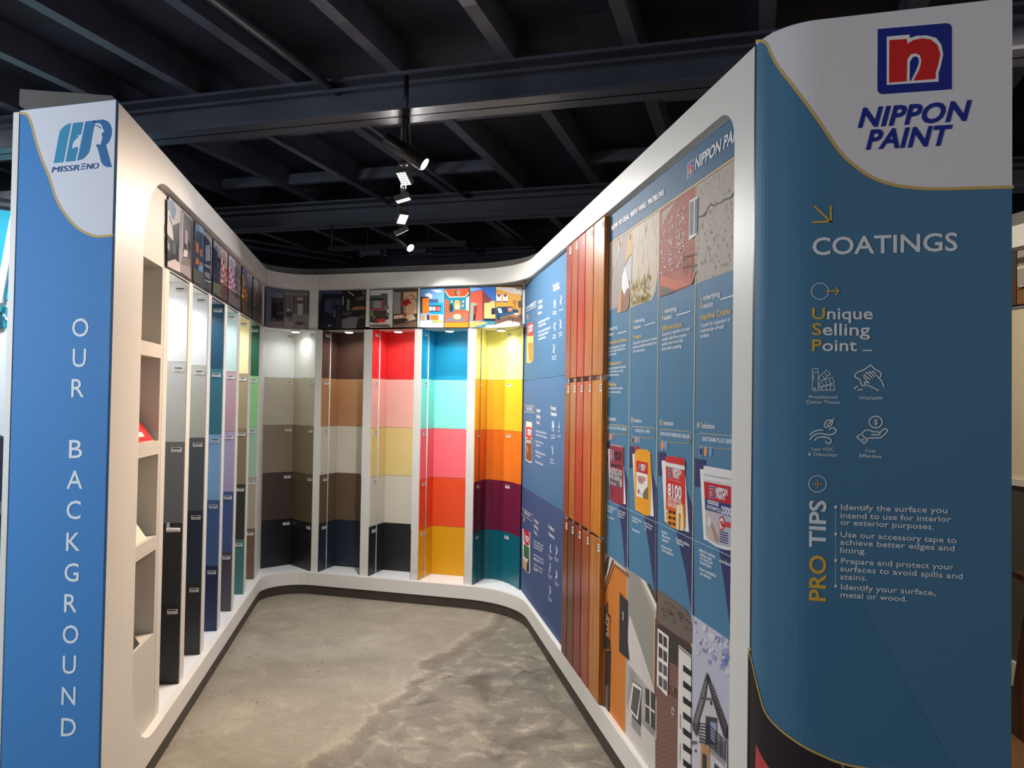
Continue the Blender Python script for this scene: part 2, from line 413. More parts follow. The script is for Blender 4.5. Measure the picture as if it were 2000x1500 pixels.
# fascia, base, toe kick
uend = PATH.u[-1]
for nm, z0, z1, mt, off, th in (('fascia', ZFB, ZT, WHITE, 0, REC), ('base_board', ZBB, ZBT, WHITE, 0, REC), ('toe_kick', 0, ZBB, TOE, -.006, .03)):
    mb = MB(); PATH.slab(mb, 0, uend, z0, z1, off, th); mb.build(nm, mt, wb, smooth=False)
# front frames with rounded openings
def cframe(name, surf, uo, r, left, parent, mt):
    U = surf.u[-1]; pts = []
    if left:
        pts = [(0, ZBB), (U, ZBB), (U, ZBT)]
        pts += [(uo+r-r*math.sin(a), ZBT+r-r*math.cos(a)) for a in [math.pi/2*i/8 for i in range(9)]]
        pts += [(uo+r-r*math.cos(a), ZFB-r+r*math.sin(a)) for a in [math.pi/2*i/8 for i in range(9)]]
        pts += [(U, ZFB), (U, ZT), (0, ZT)]
    else:
        pts = [(U, ZT), (0, ZT), (0, ZFB)]
        pts += [(uo-r+r*math.sin(a), ZFB-r+r*math.cos(a)) for a in [math.pi/2*i/8 for i in range(9)]]
        pts += [(uo-r+r*math.cos(a), ZBT+r-r*math.sin(a)) for a in [math.pi/2*i/8 for i in range(9)]]
        pts += [(0, ZBT), (0, ZBB), (U, ZBB)]
    mb = MB(); surf.extr(mb, pts, 0, REC)
    if left: mb.v = [(v[0]+TD.x*max(0, 2.122-v[1])/TD.y, max(v[1], 2.122), v[2]) for v in mb.v]
    return mb.build(name, mt, parent)
SL = Surf([W2(SLF, TL0), W2(SLF, 3.6)]); SR = Surf([W2(SRF, 2.45), W2(SRF, TR0)])
cframe('frame', SL, 3.122-TL0, .30, True, wl, WHITE)
cframe('frame', SR, 2.45-2.137, .10, False, wr, WHITE)
for sf, par, o in ((SL, wl, 0), (SR, wr, 0)):
    mb = MB(); sf.slab(mb, 0, sf.u[-1], 0, ZBB, -.006, .03); mb.build('toe_kick', TOE, par)
# inner-plane (recess) polyline
def offs(surf, d): return [tuple(surf.at(u, 0, -d).xy) for u in surf.u]
RECP = offs(PATH, REC)
# shelf slab and bay soffit
inn = [W2(SLF-REC, 3.09)]+offs(PATH, REC)[1:-1]+[W2(SRF+REC, 2.09)]
outp = [W2(1.03, 2.09), (-1.70, 5.87), (-4.12, 5.87), W2(-1.16, 3.09)]
mb = MB(); mb.prism(inn+outp, ZBT-.03, ZBT); mb.build('shelf_board', SHELF, wb)
inn2 = [W2(SLF-REC-.002, 3.60)]+RECP[1:-1]
outp2 = [W2(1.0, 5.55), (-1.70, 5.87), (-4.12, 5.87), W2(-1.16, 3.60)]
k_end = [p for p in inn2 if True]
# soffit only over the left and back bays
cut = [p for p in RECP[1:-1] if p[0] < -1.56]
mb = MB(); mb.prism([W2(SLF-REC-.002, 3.60)]+cut+[W2(1.0, 5.66), (-1.70, 5.87), (-4.12, 5.87), W2(-1.16, 3.60)], 2.04, 2.06); mb.build('soffit', WHITE, wb)
# header board behind the photo prints
HB = Surf([W2(SLF-REC, 3.14)]+[tuple(p) for p in RECP[1:12]]+[(-1.585, YB+REC)])
mb = MB(); HB.slab(mb, HB.u[0]+.42, HB.u[-1], 2.04, ZFB+.02, 0, .012); mb.build('header_board', WHITE, wb)
# outer skins and top
mb = MB(); mb.box(W, -1.26, -1.24, TL0+.22, 7.0, 0, ZT); mb.build('outer_panel', WHITE, wl)
mb = MB(); mb.box(W, -1.16, -1.15, 3.09, 6.9, 0, ZT); mb.build('back_panel', WHITEG, wl)
mb = MB(); mb.box(ident, -4.2, -1.15, 5.87, 5.89, 0, ZT); mb.build('back_panel', WHITEG, wb)
mb = MB(); mb.prism([W2(-.93, 2.9)]+[tuple(p) for p in offs(PATH, .06)[1:12]]+[(-2.5, 5.60), (-2.5, 5.85), (-4.1, 5.85), W2(-1.22, 2.9)], ZT, ZT+.055); mb.build('top_board', CAPM, wl)
mb = MB(); mb.prism([(-2.5, 5.60)]+[tuple(p) for p in offs(PATH, .06)[12:-1]]+[W2(1.03, 2.03), W2(1.42, 2.06), W2(1.42, 5.55), (-1.75, 5.85), (-2.5, 5.85)], ZT, ZT+.055); mb.build('top_board', CAPM, wr)
mb = MB(); mb.prism([W2(SLF-.01, TL0+.02), W2(SLF-.01, 3.085), W2(-1.24, 3.085), W2(-1.24, TL0+.19)], 0, ZT); mb.build('end_core', WHITE, wl)
mb = MB(); mb.box(W, 1.0, 1.02, 2.02, 5.72, 0, ZT); mb.build('backing_board', WHITE, wr)
mb = MB(); mb.box(W, 1.42, 1.44, 1.7, 5.6, 0, ZT); mb.build('outer_panel', WHITE, wr)

# ------------------------------------------------------------------ niches in the left column
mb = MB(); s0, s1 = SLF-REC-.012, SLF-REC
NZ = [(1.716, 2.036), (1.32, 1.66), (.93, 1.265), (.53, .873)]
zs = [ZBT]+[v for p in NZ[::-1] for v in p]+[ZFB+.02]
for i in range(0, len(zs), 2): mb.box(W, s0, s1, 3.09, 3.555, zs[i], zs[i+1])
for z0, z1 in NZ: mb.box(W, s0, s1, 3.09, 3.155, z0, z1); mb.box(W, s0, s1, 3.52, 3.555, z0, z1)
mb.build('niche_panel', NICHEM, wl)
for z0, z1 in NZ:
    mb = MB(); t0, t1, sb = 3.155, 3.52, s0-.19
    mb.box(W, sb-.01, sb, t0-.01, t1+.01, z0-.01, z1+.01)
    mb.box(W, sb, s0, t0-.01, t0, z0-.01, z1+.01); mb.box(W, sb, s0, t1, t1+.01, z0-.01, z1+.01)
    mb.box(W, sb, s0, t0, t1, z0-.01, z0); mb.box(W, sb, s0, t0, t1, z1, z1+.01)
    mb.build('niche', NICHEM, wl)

# ------------------------------------------------------------------ swatch bays
ZR = [.165, .537, .912, 1.29, 1.667, 2.04]
SW = {}
def swmat(c):
    if c not in SW:
        SW[c] = mat('paint_%02x%02x%02x' % c, c, .38, .012, 6)
    return SW[c]
TAGW = mat('tag_paper', (225, 225, 225), .5, .02, 30)
def add_tag(parent, surf, u1, z1, big=1):
    mb = MB(); u0 = u1-.058*big
    surf.slab(mb, u0, u1-.006, z1-.034, z1-.012, .0035, .0025, lin((226, 226, 228)))
    surf.poly(mb, [(u0+.004, z1-.0205), (u1-.012, z1-.0205), (u1-.012, z1-.0145), (u0+.004, z1-.0145)], .0041, lin((70, 72, 80)))
    surf.poly(mb, [(u0+.006, z1-.030), (u1-.02, z1-.030), (u1-.02, z1-.0275), (u0+.006, z1-.0275)], .0041, lin((140, 140, 145)))
    return mb.build('label_tag', PRINT, parent)
DIVC = [3.59, 4.02, 4.455, 4.89, 5.325, 5.775, 6.24]; DT = .0375
for c in DIVC:
    mb = MB(); mb.box(W, -1.15, SLF-REC, c-(DT if c > 3.6 else .03), c+DT, ZBT, 2.04); mb.build('divider', WHITEG, wl)
LEFT = [
 ('white fading down to black, nearest the wall niches', [(232, 236, 240), (196, 203, 206), (112, 115, 121), (30, 31, 37), (15, 16, 20)]),
 ('white, grey, slate and navy, second from the niches', [(226, 232, 235), (190, 196, 192), (84, 94, 104), (28, 46, 72), (36, 40, 46)]),
 ('dark teal to sky blue and navy, third from the niches', [(32, 84, 112), (66, 130, 145), (150, 192, 226), (76, 110, 158), (32, 50, 92)]),
 ('pale aqua, pink, lavender and blue stripes', [(192, 216, 212), (190, 160, 168), (178, 172, 202), (76, 98, 146), (80, 76, 88)]),
 ('pale yellow above khaki, charcoal and green', [(240, 232, 182), (172, 158, 130), (142, 128, 102), (58, 62, 58), (68, 120, 118)]),
 ('dark green, light green, mint and brown', [(34, 98, 62), (150, 208, 146), (164, 196, 176), (172, 166, 150), (112, 92, 72)])]
for i, (lab, cols) in enumerate(LEFT):
    ta, tb = DIVC[i]+DT, DIVC[i+1]-DT
    root = thing('swatch_bay', W(-1.03, (ta+tb)/2, ZBT), 'left wall paint swatch bay, '+lab, 'paint display', 'paint swatch bays of the left wall')
    far = Surf([W2(-1.148, tb), W2(SLF-REC-.004, tb)]); bk = Surf([W2(-1.15, ta), W2(-1.15, tb)])
    for r in range(5):
        z0, z1 = ZR[4-r]+.001, ZR[5-r]-.001
        mb = MB(); far.slab(mb, 0, far.u[-1], z0, z1, .005, .005); p = mb.build('swatch_panel', swmat(cols[r]), root)
        if not (i == 0 and r == 3): add_tag(p, Surf([W2(-1.148, tb-.005), W2(SLF-REC-.004, tb-.005)]), far.u[-1]-.004, z1-.012, .9)
        mb = MB(); bk.slab(mb, 0, bk.u[-1], z0, z1, .005, .005); mb.build('swatch_panel', swmat(cols[r]), root)
    if i == 0:   # peeling tag curled into a roll
        mb = MB(); q = W(SLF-REC-.045, tb-.018, ZR[2]-.03)
        mb.tube(q-SN*.024, q+SN*.034, .011, .009, 12, col=None); mb.obb(q-SN*.018+Vector((0, 0, .018)), SN, TD, Vector((0, 0, 1)), .007, .003, .016)
        o = mb.build('curled_tag', TAGW, root, smooth=False); o['label'] = 'white paper tag curled into a roll'
# back wall dividers and bays
BX = [(-3.276, -3.218), (-2.858, -2.789), (-2.439, -2.381), (-2.014, -1.953)]
YR = YB+REC; YK = 5.83
for a, c in BX:
    mb = MB(); mb.box(ident, a, c, YR, 5.87, ZBT, 2.04); mb.build('divider', WHITEG, wb)
mb = MB(); mb.prism([W2(SLF-REC, DIVC[-1]+DT), W2(SLF-REC, DIVC[-1]+DT+.05), (-3.68, 5.50), (-3.74, 5.45)], ZBT, 2.04); mb.build('divider', WHITEG, wb)
BACKB = [
 ('brown, tan, cream and navy, right of the corner bay', [(84, 58, 48), (178, 132, 92), (206, 200, 186), (104, 86, 66), (34, 42, 56)]),
 ('red top, pink, cream and black base', [(222, 46, 50), (236, 186, 174), (222, 202, 140), (208, 203, 190), (34, 34, 38)]),
 ('turquoise, aqua, coral, orange and golden yellow', [(22, 150, 190), (142, 232, 218), (240, 112, 122), (224, 80, 38), (214, 158, 14)])]
CORD = mat('white_cable', (232, 232, 230), .4, .02, 20)
for i, (lab, cols) in enumerate(BACKB):
    xa, xb = BX[i][1], BX[i+1][0]
    root = thing('swatch_bay', ((xa+xb)/2, 5.7, ZBT), 'back wall paint swatch bay, '+lab, 'paint display', 'paint swatch bays of the back wall')
    ls = Surf([(xa, YR+.004), (xa, YK)]); bk = Surf([(xa, YK), (xb, YK)]); rs = Surf([(xb, YK), (xb, YR+.004)])
    for r in range(5):
        z0, z1 = ZR[4-r]+.001, ZR[5-r]-.001
        for sf, isl in ((ls, 1), (bk, 0), (rs, 2)):
            mb = MB(); sf.slab(mb, 0.0 if isl else .006, sf.u[-1]-(.006 if isl == 0 else 0), z0, z1, .005, .005); p = mb.build('swatch_panel', swmat(cols[r]), root)
            if isl == 1: add_tag(p, Surf([(xa+.005, YR+.004), (xa+.005, YK)]), .105, z1-.015, 1.1)
    mb = MB(); mb.tube((xa+.009, YR+.115, ZBT), (xa+.009, YR+.115, 2.04), .004, n=8); mb.build('cable', CORD, root, smooth=True)
# corner bay (two boards meeting in a V)
root = thing('swatch_bay', (-3.5, 5.6, ZBT), 'rounded corner swatch bay, off-white down through taupe to black', 'paint display', 'paint swatch bays of the back wall')
va, vb, vc = (-3.765, 5.41), (-3.572, 5.752), (-3.276, 5.575)
colL = [(226, 230, 226), (184, 177, 158), (134, 121, 103), (66, 57, 51), (22, 23, 28)]; colR = [(226, 230, 224), (186, 180, 156), (138, 124, 102), (100, 84, 64), (24, 25, 29)]
for pa, pb, cols, tg in ((va, vb, colL, 1), (vb, vc, colR, 1)):
    sf = Surf([pa, pb])
    for r in range(5):
        z0, z1 = ZR[4-r]+.001, ZR[5-r]-.001
        mb = MB(); sf.slab(mb, 0, sf.u[-1], z0, z1, .005, .005); p = mb.build('swatch_panel', swmat(cols[r]), root)
        n = Vector((sf.n[0].x, sf.n[0].y))*.005
        add_tag(p, Surf([Vector(pa)+n, Vector(pb)+n]), sf.u[-1]-.012, z1-.015, 1.1)
# curved yellow bay
root = thing('swatch_bay', (-1.8, 5.7, ZBT), 'curved swatch bay at the right corner, yellow, orange, plum and teal', 'paint display', 'paint swatch bays of the back wall')
cols = [(236, 232, 150), (244, 188, 50), (230, 122, 38), (112, 30, 62), (18, 98, 114)]
xa = BX[3][1]
crv = catmull([(-1.953, 5.815), (-1.885, 5.822), (-1.794, 5.785), (-1.69, 5.69), (-1.585, 5.553)], 4)
ls = Surf([(xa, YR+.004), (xa, 5.815)]); bk = Surf(crv)
for r in range(5):
    z0, z1 = ZR[4-r]+.001, ZR[5-r]-.001
    mb = MB(); ls.slab(mb, 0, ls.u[-1], z0, z1, .005, .005); p = mb.build('swatch_panel', swmat(cols[r]), root)
    add_tag(p, Surf([(xa+.005, YR+.004), (xa+.005, 5.815)]), .12, z1-.015, 1)
    mb = MB(); bk.slab(mb, 0, bk.u[-1], z0, z1, .005, .005); p = mb.build('swatch_panel', swmat(cols[r]), root, smooth=False)
    add_tag(p, Surf([tuple(bk.at(u, 0, .005).xy) for u in bk.u]), bk.u[-1]*.56, z1-.015, 1.1)
mb = MB(); mb.tube((xa+.009, YR+.10, ZBT), (xa+.009, YR+.10, 2.04), .003, n=8); mb.build('cable', swmat((90, 84, 60)), root, smooth=True)

# puck lights
def puck(x, y, label, power, grp, col=(1, .98, .95)):
    t = thing('puck_light', (x, y, 2.022), label, 'light', grp)
    mb = MB(); mb.tube((x, y, 2.026), (x, y, 2.039), .036, .036, 24); mb.build('trim_ring', WHITE, t, smooth=False)
    mb = MB(); mb.tube((x, y, 2.022), (x, y, 2.026), .028, .030, 24); mb.build('lens', LEDG, t)
    l = bpy.data.lights.new('puck_lamp', 'AREA'); l.shape = 'DISK'; l.size = .055; l.energy = power; l.color = col; l.spread = math.radians(150)
    o = bpy.data.objects.new('puck_lamp', l); COL.objects.link(o); o.parent = t; o.location = (0, 0, -.006)
LN = ['white to black', 'white, grey and navy', 'teal to navy', 'aqua and pink', 'pale yellow and khaki', 'green and brown']
for i in range(6):
    tm = (DIVC[i]+DIVC[i+1])/2; p = W(-1.03, tm)
    puck(p.x, p.y, 'round downlight in the top of the '+LN[i]+' bay', .9, 'downlights of the swatch bays', (.94, .97, 1))
for (x, y, n, pw) in ((-3.45, 5.56, 'off-white corner', .5), (-3.03, 5.65, 'brown and tan', .9), (-2.61, 5.65, 'red and pink', .9), (-2.19, 5.65, 'turquoise', .9), (-1.78, 5.64, 'curved yellow', .9)):
    puck(x, y, 'round downlight in the top of the '+n+' bay', pw, 'downlights of the swatch bays')

# ------------------------------------------------------------------ photo prints above the bays
PL = Surf([W2(-.906, 3.14), W2(-.906, 6.30)])
def photo_thing(surf, u0, u1, label, um=None, z0=2.048, z1=2.345):
    p = surf.at((u0+u1)/2, z0); t = thing('photo_print', p, label, 'photo', 'photo prints above the swatch bays')
    mb = MB(); surf.slab(mb, u0, u1, z0, z1, 0, .006); mb.build('backing_board', BLACKP, t)
    return t
def half(t, surf, fn, crop=None, box=None):
    pr = Print(surf, crop or (0, 0, 1)); fn(pr); pr.build('picture', t, GLOSSPRINT)
def rect(pr, u0, u1, z0, z1, c, layer): pr.uv([(u0, z0), (u1, z0), (u1, z1), (u0, z1)], c, layer)
def street(pr, u0, u1, z0, z1, sky, fac, road, seed):
    rnd = random.Random(seed); H = z1-z0; Wd = u1-u0
    rect(pr, u0, u1, z0, z1, sky, 1)
    pr.uv([(u0, z1-.12*H), (u0+.45*Wd, z1-.05*H), (u1, z1-.2*H), (u1, z1), (u0, z1)], tuple(min(255, v+35) for v in sky), 2)
    n = len(fac); x = u0
    for k, c in enumerate(fac):
        xe = u0+Wd*(k+1)/n; top = z1-H*(.10+.16*rnd.random()+.12*k); bot = z0+H*.22
        pr.uv([(x, bot), (xe, bot+.03*H), (xe, top-.03*H), (x, top)], c, 3)
        for i in range(5):
            for j in range(2):
                wx = x+(xe-x)*(.15+.45*j); wz = bot+(top-bot)*(.08+.19*i)
                rect(pr, wx, wx+(xe-x)*.26, wz, wz+(top-bot)*.12, tuple(int(v*.38) for v in c) if (i+j+k) % 4 else tuple(min(255, int(v*1.35)) for v in c), 4)
        rect(pr, x, xe, bot, bot+.09*H, tuple(int(v*.5) for v in c), 5)
        x = xe
    pr.uv([(u0, z0), (u1, z0), (u1, z0+.24*H), (u0, z0+.22*H)], road, 6)
    for i in range(4):
        a = u0+Wd*rnd.random()*.75; rect(pr, a, a+Wd*.16, z0+H*.08*i, z0+H*(.08*i+.06), tuple(min(255, v+rnd.choice((-25, 30))) for v in road), 7)
LPH = [(3.556, 4.010), (4.036, 4.428), (4.455, 4.862), (4.884, 5.30), (5.34, 5.748), (5.79, 6.225)]
LLAB = ['left wall photo print nearest the front, monochrome house and white bedroom', 'left wall photo print of navy house fronts, second from the front', 'left wall photo print of dark and pink street facades, third from the front',
        'left wall photo print of pink terrace with white windows', 'left wall photo print of yellow corner building and blue dome', 'left wall photo print at the rear corner, crowded grey street']
C1 = (300, 370, 7.893)
for i, (a, b_) in enumerate(LPH):
    t = photo_thing(PL, a-3.14, b_-3.14, LLAB[i]); u0, u1 = a-3.14+.006, b_-3.14-.006; um = (u0+u1)/2; z0, z1 = 2.055, 2.339
    if i == 0:
        def f(pr):
            rect(pr, u0, um-.002, z0, z1, (178, 180, 190), 1)
            pr.poly([(207, 150), (300, 185), (345, 320), (320, 470), (255, 430), (207, 330)], (84, 112, 152), 2)
            pr.poly([(207, 340), (235, 315), (292, 550), (300, 800), (205, 690)], (196, 196, 204), 3)
            pr.poly([(225, 395), (240, 400), (285, 550), (272, 560)], (24, 22, 30), 4)
            pr.poly([(200, 530), (230, 545), (300, 700), (300, 800), (200, 680)], (204, 202, 208), 4)
            pr.poly([(200, 690), (300, 805), (285, 560), (388, 515), (382, 1145), (320, 1075), (200, 1110)], (30, 27, 38), 5)
            pr.poly([(200, 780), (235, 860), (232, 960), (200, 900)], (150, 150, 156), 6)
            pr.poly([(278, 830), (330, 820), (328, 1000), (285, 985)], (88, 86, 96), 6)
            pr.poly([(200, 1115), (320, 1075), (400, 1150), (400, 1285), (200, 1185)], (196, 190, 194), 6)
            pr.poly([(385, 520), (405, 505), (405, 900), (383, 860)], (150, 148, 162), 6)
        half(t, PL, f, C1)
        def f(pr):
            rect(pr, um+.002, u1, z0, z1, (66, 60, 70), 1)
            pr.poly([(432, 300), (590, 430), (590, 500), (470, 370)], (150, 146, 152), 2)
            pr.poly([(420, 330), (455, 360), (440, 1200), (410, 1200)], (160, 156, 168), 3)
            pr.poly([(455, 440), (560, 500), (560, 1080), (440, 1050)], (92, 86, 98), 2)
            pr.poly([(475, 625), (520, 650), (515, 930), (470, 885)], (160, 154, 178), 4)
            pr.poly([(520, 780), (560, 830), (560, 960), (518, 900)], (34, 32, 40), 4)
            pr.poly([(470, 820), (500, 850), (505, 920), (470, 900)], (40, 38, 46), 5)
            pr.poly([(460, 925), (515, 945), (512, 1045), (445, 1030)], (206, 200, 206), 5)
            pr.poly([(440, 1040), (560, 1080), (560, 1200), (420, 1150)], (120, 114, 120), 4)
            pr.poly([(415, 1110), (565, 1190), (570, 1390), (405, 1270)], (150, 142, 148), 3)
        half(t, PL, f, C1)
    elif i == 1:
        def f(pr):
            rect(pr, u0, um, z0, z1, (96, 148, 188), 1)
            pr.poly([(690, 520), (770, 600), (770, 680), (700, 640)], (150, 180, 208), 2)
            pr.poly([(600, 760), (640, 790), (690, 830), (690, 1250), (600, 1260)], (36, 44, 70), 3)
            pr.poly([(655, 640), (745, 690), (745, 830), (755, 1150), (640, 1150), (640, 780), (655, 700)], (42, 56, 84), 4)
            for q in ([(640, 800), (690, 840), (688, 990), (645, 960)], [(645, 1050), (685, 1075), (690, 1160), (640, 1150)], [(705, 920), (740, 930), (742, 1040), (710, 1030)], [(700, 1110), (745, 1130), (745, 1180), (700, 1170)]): pr.poly(q, (176, 106, 66), 5)
            pr.poly([(600, 1200), (770, 1290), (770, 1500), (600, 1410)], (74, 76, 74), 6)
        half(t, PL, f, C1)
        def f(pr):
            rect(pr, um, u1, z0, z1, (160, 160, 170), 1)
            pr.poly([(762, 700), (800, 720), (850, 790), (880, 880), (880, 1420), (762, 1380)], (30, 38, 66), 2)
            for q in (800, 826, 848): pr.poly([(q, 850), (q+14, 865), (q+12, 1110), (q-2, 1090)], (180, 184, 200), 3)
            pr.poly([(780, 1140), (870, 1190), (870, 1230), (780, 1180)], (136, 136, 150), 4); pr.poly([(785, 1260), (860, 1300), (860, 1390), (785, 1340)], (120, 118, 124), 4)
            pr.poly([(762, 1390), (885, 1450), (885, 1600), (762, 1500)], (70, 68, 70), 4)
        half(t, PL, f, C1)
    else:
        pal = {2: (((120, 124, 140), [(40, 48, 74), (52, 60, 84)], (84, 90, 78)), ((170, 150, 140), [(190, 140, 136), (170, 110, 100)], (92, 60, 56))),
               3: (((180, 176, 186), [(206, 150, 176), (196, 146, 170)], (96, 84, 88)), ((150, 144, 144), [(120, 116, 116), (140, 132, 130)], (104, 98, 100))),
               4: (((90, 110, 180), [(226, 170, 90), (206, 140, 80)], (106, 74, 56)), ((170, 164, 168), [(130, 122, 122), (96, 92, 100)], (84, 74, 80))),
               5: (((190, 190, 194), [(150, 140, 140), (120, 100, 100)], (100, 92, 90)), ((140, 142, 138), [(118, 112, 106), (92, 86, 80)], (112, 100, 90)))}[i]
        for j, (sk, fc, rd) in enumerate(pal):
            half(t, PL, lambda pr: street(pr, u0 if j == 0 else um+.002, um-.002 if j == 0 else u1, z0, z1, sk, fc, rd, i*2+j))
# back wall prints
B1 = (500, 540, 7.143); B2 = (780, 540, 7.692)
PB = Surf([(-3.30, YB+REC-.010), (-1.575, YB+REC-.010)])
PA = Surf([tuple(HB.at(u, 0, .008).xy) for u in HB.u[:12]]+[(-3.2, YB+REC-.008)])
def span(surf, x0, x1, y=600): return surf.px(x0, y)[0], surf.px(x1, y)[0]
Z0, Z1 = 2.055, 2.339
def q4(pr, x0, x1, y0, y1, c, layer): pr.poly([(x0, y1), (x1, y1), (x1, y0), (x0, y0)], c, layer)
# A: curved grey living room print
u0, u1 = span(PA, 518, 603.5); um = PA.px(553.5, 600)[0]
t = photo_thing(PA, u0, u1, 'curved photo print at the rounded corner, grey terrace and living room with curtains')
def f(pr):
    rect(pr, u0+.005, um-.002, Z0, Z1, (96, 106, 130), 1)
    pr.poly([(240, 210), (380, 240), (380, 320), (225, 310)], (118, 120, 130), 2)
    pr.poly([(208, 290), (380, 305), (380, 620), (208, 640)], (54, 52, 60), 3); pr.poly([(130, 330), (215, 335), (195, 625), (150, 650), (130, 640)], (102, 104, 118), 4)
    pr.poly([(225, 370), (380, 360), (380, 590), (225, 600)], (26, 24, 32), 4); pr.poly([(285, 490), (380, 495), (378, 530), (285, 525)], (66, 66, 76), 5)
    pr.poly([(222, 580), (268, 575), (268, 630), (222, 632)], (92, 88, 96), 5); pr.poly([(190, 635), (382, 620), (382, 715), (150, 705)], (124, 116, 118), 4)
half(t, PA, f, B1)
def f(pr):
    rect(pr, um+.002, u1-.005, Z0, Z1, (104, 98, 96), 1)
    pr.poly([(390, 210), (730, 225), (730, 275), (430, 265)], (124, 118, 114), 2); pr.poly([(390, 280), (410, 270), (410, 560), (390, 560)], (80, 76, 78), 2)
    for k, x in enumerate((490, 520, 548, 660, 688, 712)): pr.poly([(x, 275), (x+24, 277), (x+22, 530), (x, 530)], (84, 78, 78) if k % 2 else (112, 106, 102), 3)
    pr.poly([(580, 295), (655, 297), (655, 530), (580, 530)], (176, 172, 168), 3); pr.poly([(580, 330), (655, 332), (655, 380), (580, 378)], (112, 72, 66), 4)
    pr.poly([(430, 450), (470, 450), (475, 480), (425, 480)], (176, 166, 156), 4); pr.poly([(425, 500), (500, 500), (500, 560), (425, 560)], (46, 40, 42), 4)
    pr.poly([(500, 550), (735, 560), (735, 630), (505, 620)], (136, 126, 118), 5); pr.poly([(515, 525), (725, 530), (725, 570), (520, 570)], (150, 140, 134), 5)
    pr.poly([(390, 640), (738, 625), (738, 735), (390, 715)], (128, 118, 114), 4); pr.poly([(390, 575), (430, 560), (450, 620), (535, 630), (530, 690), (440, 710), (395, 695)], (146, 132, 124), 6)
    pr.ellipse(605, 655, 66, 16, (66, 54, 56), 6); pr.line([(438, 705), (440, 730)], .004, (40, 34, 34), 7); pr.line([(530, 690), (535, 728)], .004, (40, 34, 34), 7)
half(t, PA, f, B1)
# B: dark loft print
u0, u1 = span(PB, 622, 714); um = PB.px(668, 600)[0]
t = photo_thing(PB, u0, u1, 'photo print of a dark villa at night and a dark loft interior')
def f(pr):
    rect(pr, u0+.004, um-.002, Z0, Z1, (30, 32, 44), 1); pr.poly([(885, 212), (1200, 210), (1200, 240), (915, 245), (915, 330), (885, 335)], (72, 80, 112), 2)
    pr.poly([(965, 320), (1065, 315), (1065, 520), (960, 500)], (62, 70, 96), 3); pr.poly([(1075, 330), (1190, 330), (1190, 400), (1075, 400)], (58, 62, 90), 3)
    pr.poly([(1075, 470), (1115, 470), (1115, 570), (1075, 570)], (84, 84, 106), 3); pr.poly([(1120, 480), (1190, 480), (1190, 700), (1120, 700)], (50, 42, 48), 3)
    pr.ellipse(1025, 685, 26, 12, (150, 150, 160), 4)
    for x in (1085, 1145, 1095, 1160): pr.ellipse(x, 310 if x in (1085, 1145) else 438, 5, 4, (214, 214, 230), 4)
half(t, PB, f, B1)
def f(pr):
    rect(pr, um+.002, u1-.004, Z0, Z1, (38, 34, 34), 1)
    pr.line([(1285, 210), (1365, 265)], .006, (206, 206, 206), 3); pr.line([(1495, 205), (1515, 240)], .006, (206, 206, 206), 3)
    pr.poly([(1210, 280), (1222, 280), (1222, 400), (1210, 400)], (186, 184, 180), 3); pr.poly([(1275, 315), (1310, 325), (1300, 480), (1265, 460)], (120, 124, 116), 3)
    pr.poly([(1370, 425), (1525, 415), (1525, 460), (1320, 470)], (150, 96, 66), 4); pr.poly([(1390, 300), (1520, 260), (1520, 330), (1400, 340)], (82, 84, 88), 3)
    pr.poly([(1200, 600), (1330, 560), (1440, 570), (1400, 725), (1200, 725)], (108, 106, 112), 3); pr.poly([(1215, 490), (1350, 490), (1300, 545), (1210, 545)], (70, 66, 70), 4)
    pr.poly([(1430, 555), (1520, 530), (1515, 580), (1425, 590)], (96, 66, 50), 5); pr.line([(1425, 590), (1405, 725)], .005, (14, 14, 16), 6)
half(t, PB, f, B1)
# C: japanese style print
u0, u1 = span(PB, 721.5, 815); um = PB.px(767.5, 600)[0]
t = photo_thing(PB, u0, u1, 'photo print of a terraced house with red trim and a room with red blossom')
def f(pr):
    rect(pr, u0+.004, um-.002, Z0, Z1, (200, 198, 200), 1); pr.poly([(1588, 265), (1740, 260), (1745, 235), (1835, 240), (1840, 420), (1700, 460), (1588, 455)], (88, 92, 88), 2)
    pr.poly([(1640, 340), (1755, 340), (1755, 440), (1640, 440)], (134, 132, 134), 3); pr.poly([(1590, 305), (1780, 305), (1780, 330), (1590, 335)], (52, 54, 52), 3)
    pr.poly([(1590, 445), (1825, 440), (1825, 465), (1590, 465)], (136, 44, 62), 4); pr.poly([(1755, 330), (1780, 330), (1780, 450), (1755, 450)], (150, 50, 70), 4)
    pr.poly([(1590, 470), (1820, 470), (1860, 590), (1700, 650), (1590, 640)], (72, 56, 50), 3)
    for x, y, r, c in ((1610, 520, 40, (112, 122, 84)), (1830, 430, 34, (120, 116, 74)), (1650, 570, 30, (94, 104, 70)), (1840, 530, 30, (104, 110, 72))): pr.ellipse(x, y, r*.8, r, c, 5)
    pr.poly([(1685, 595), (1800, 590), (1805, 640), (1690, 640)], (206, 50, 56), 6); pr.poly([(1590, 660), (1890, 650), (1900, 715), (1590, 715)], (190, 180, 160), 6)
    pr.poly([(1600, 675), (1840, 665), (1880, 700), (1880, 715), (1600, 700)], (96, 92, 86), 7)
half(t, PB, f, B1)
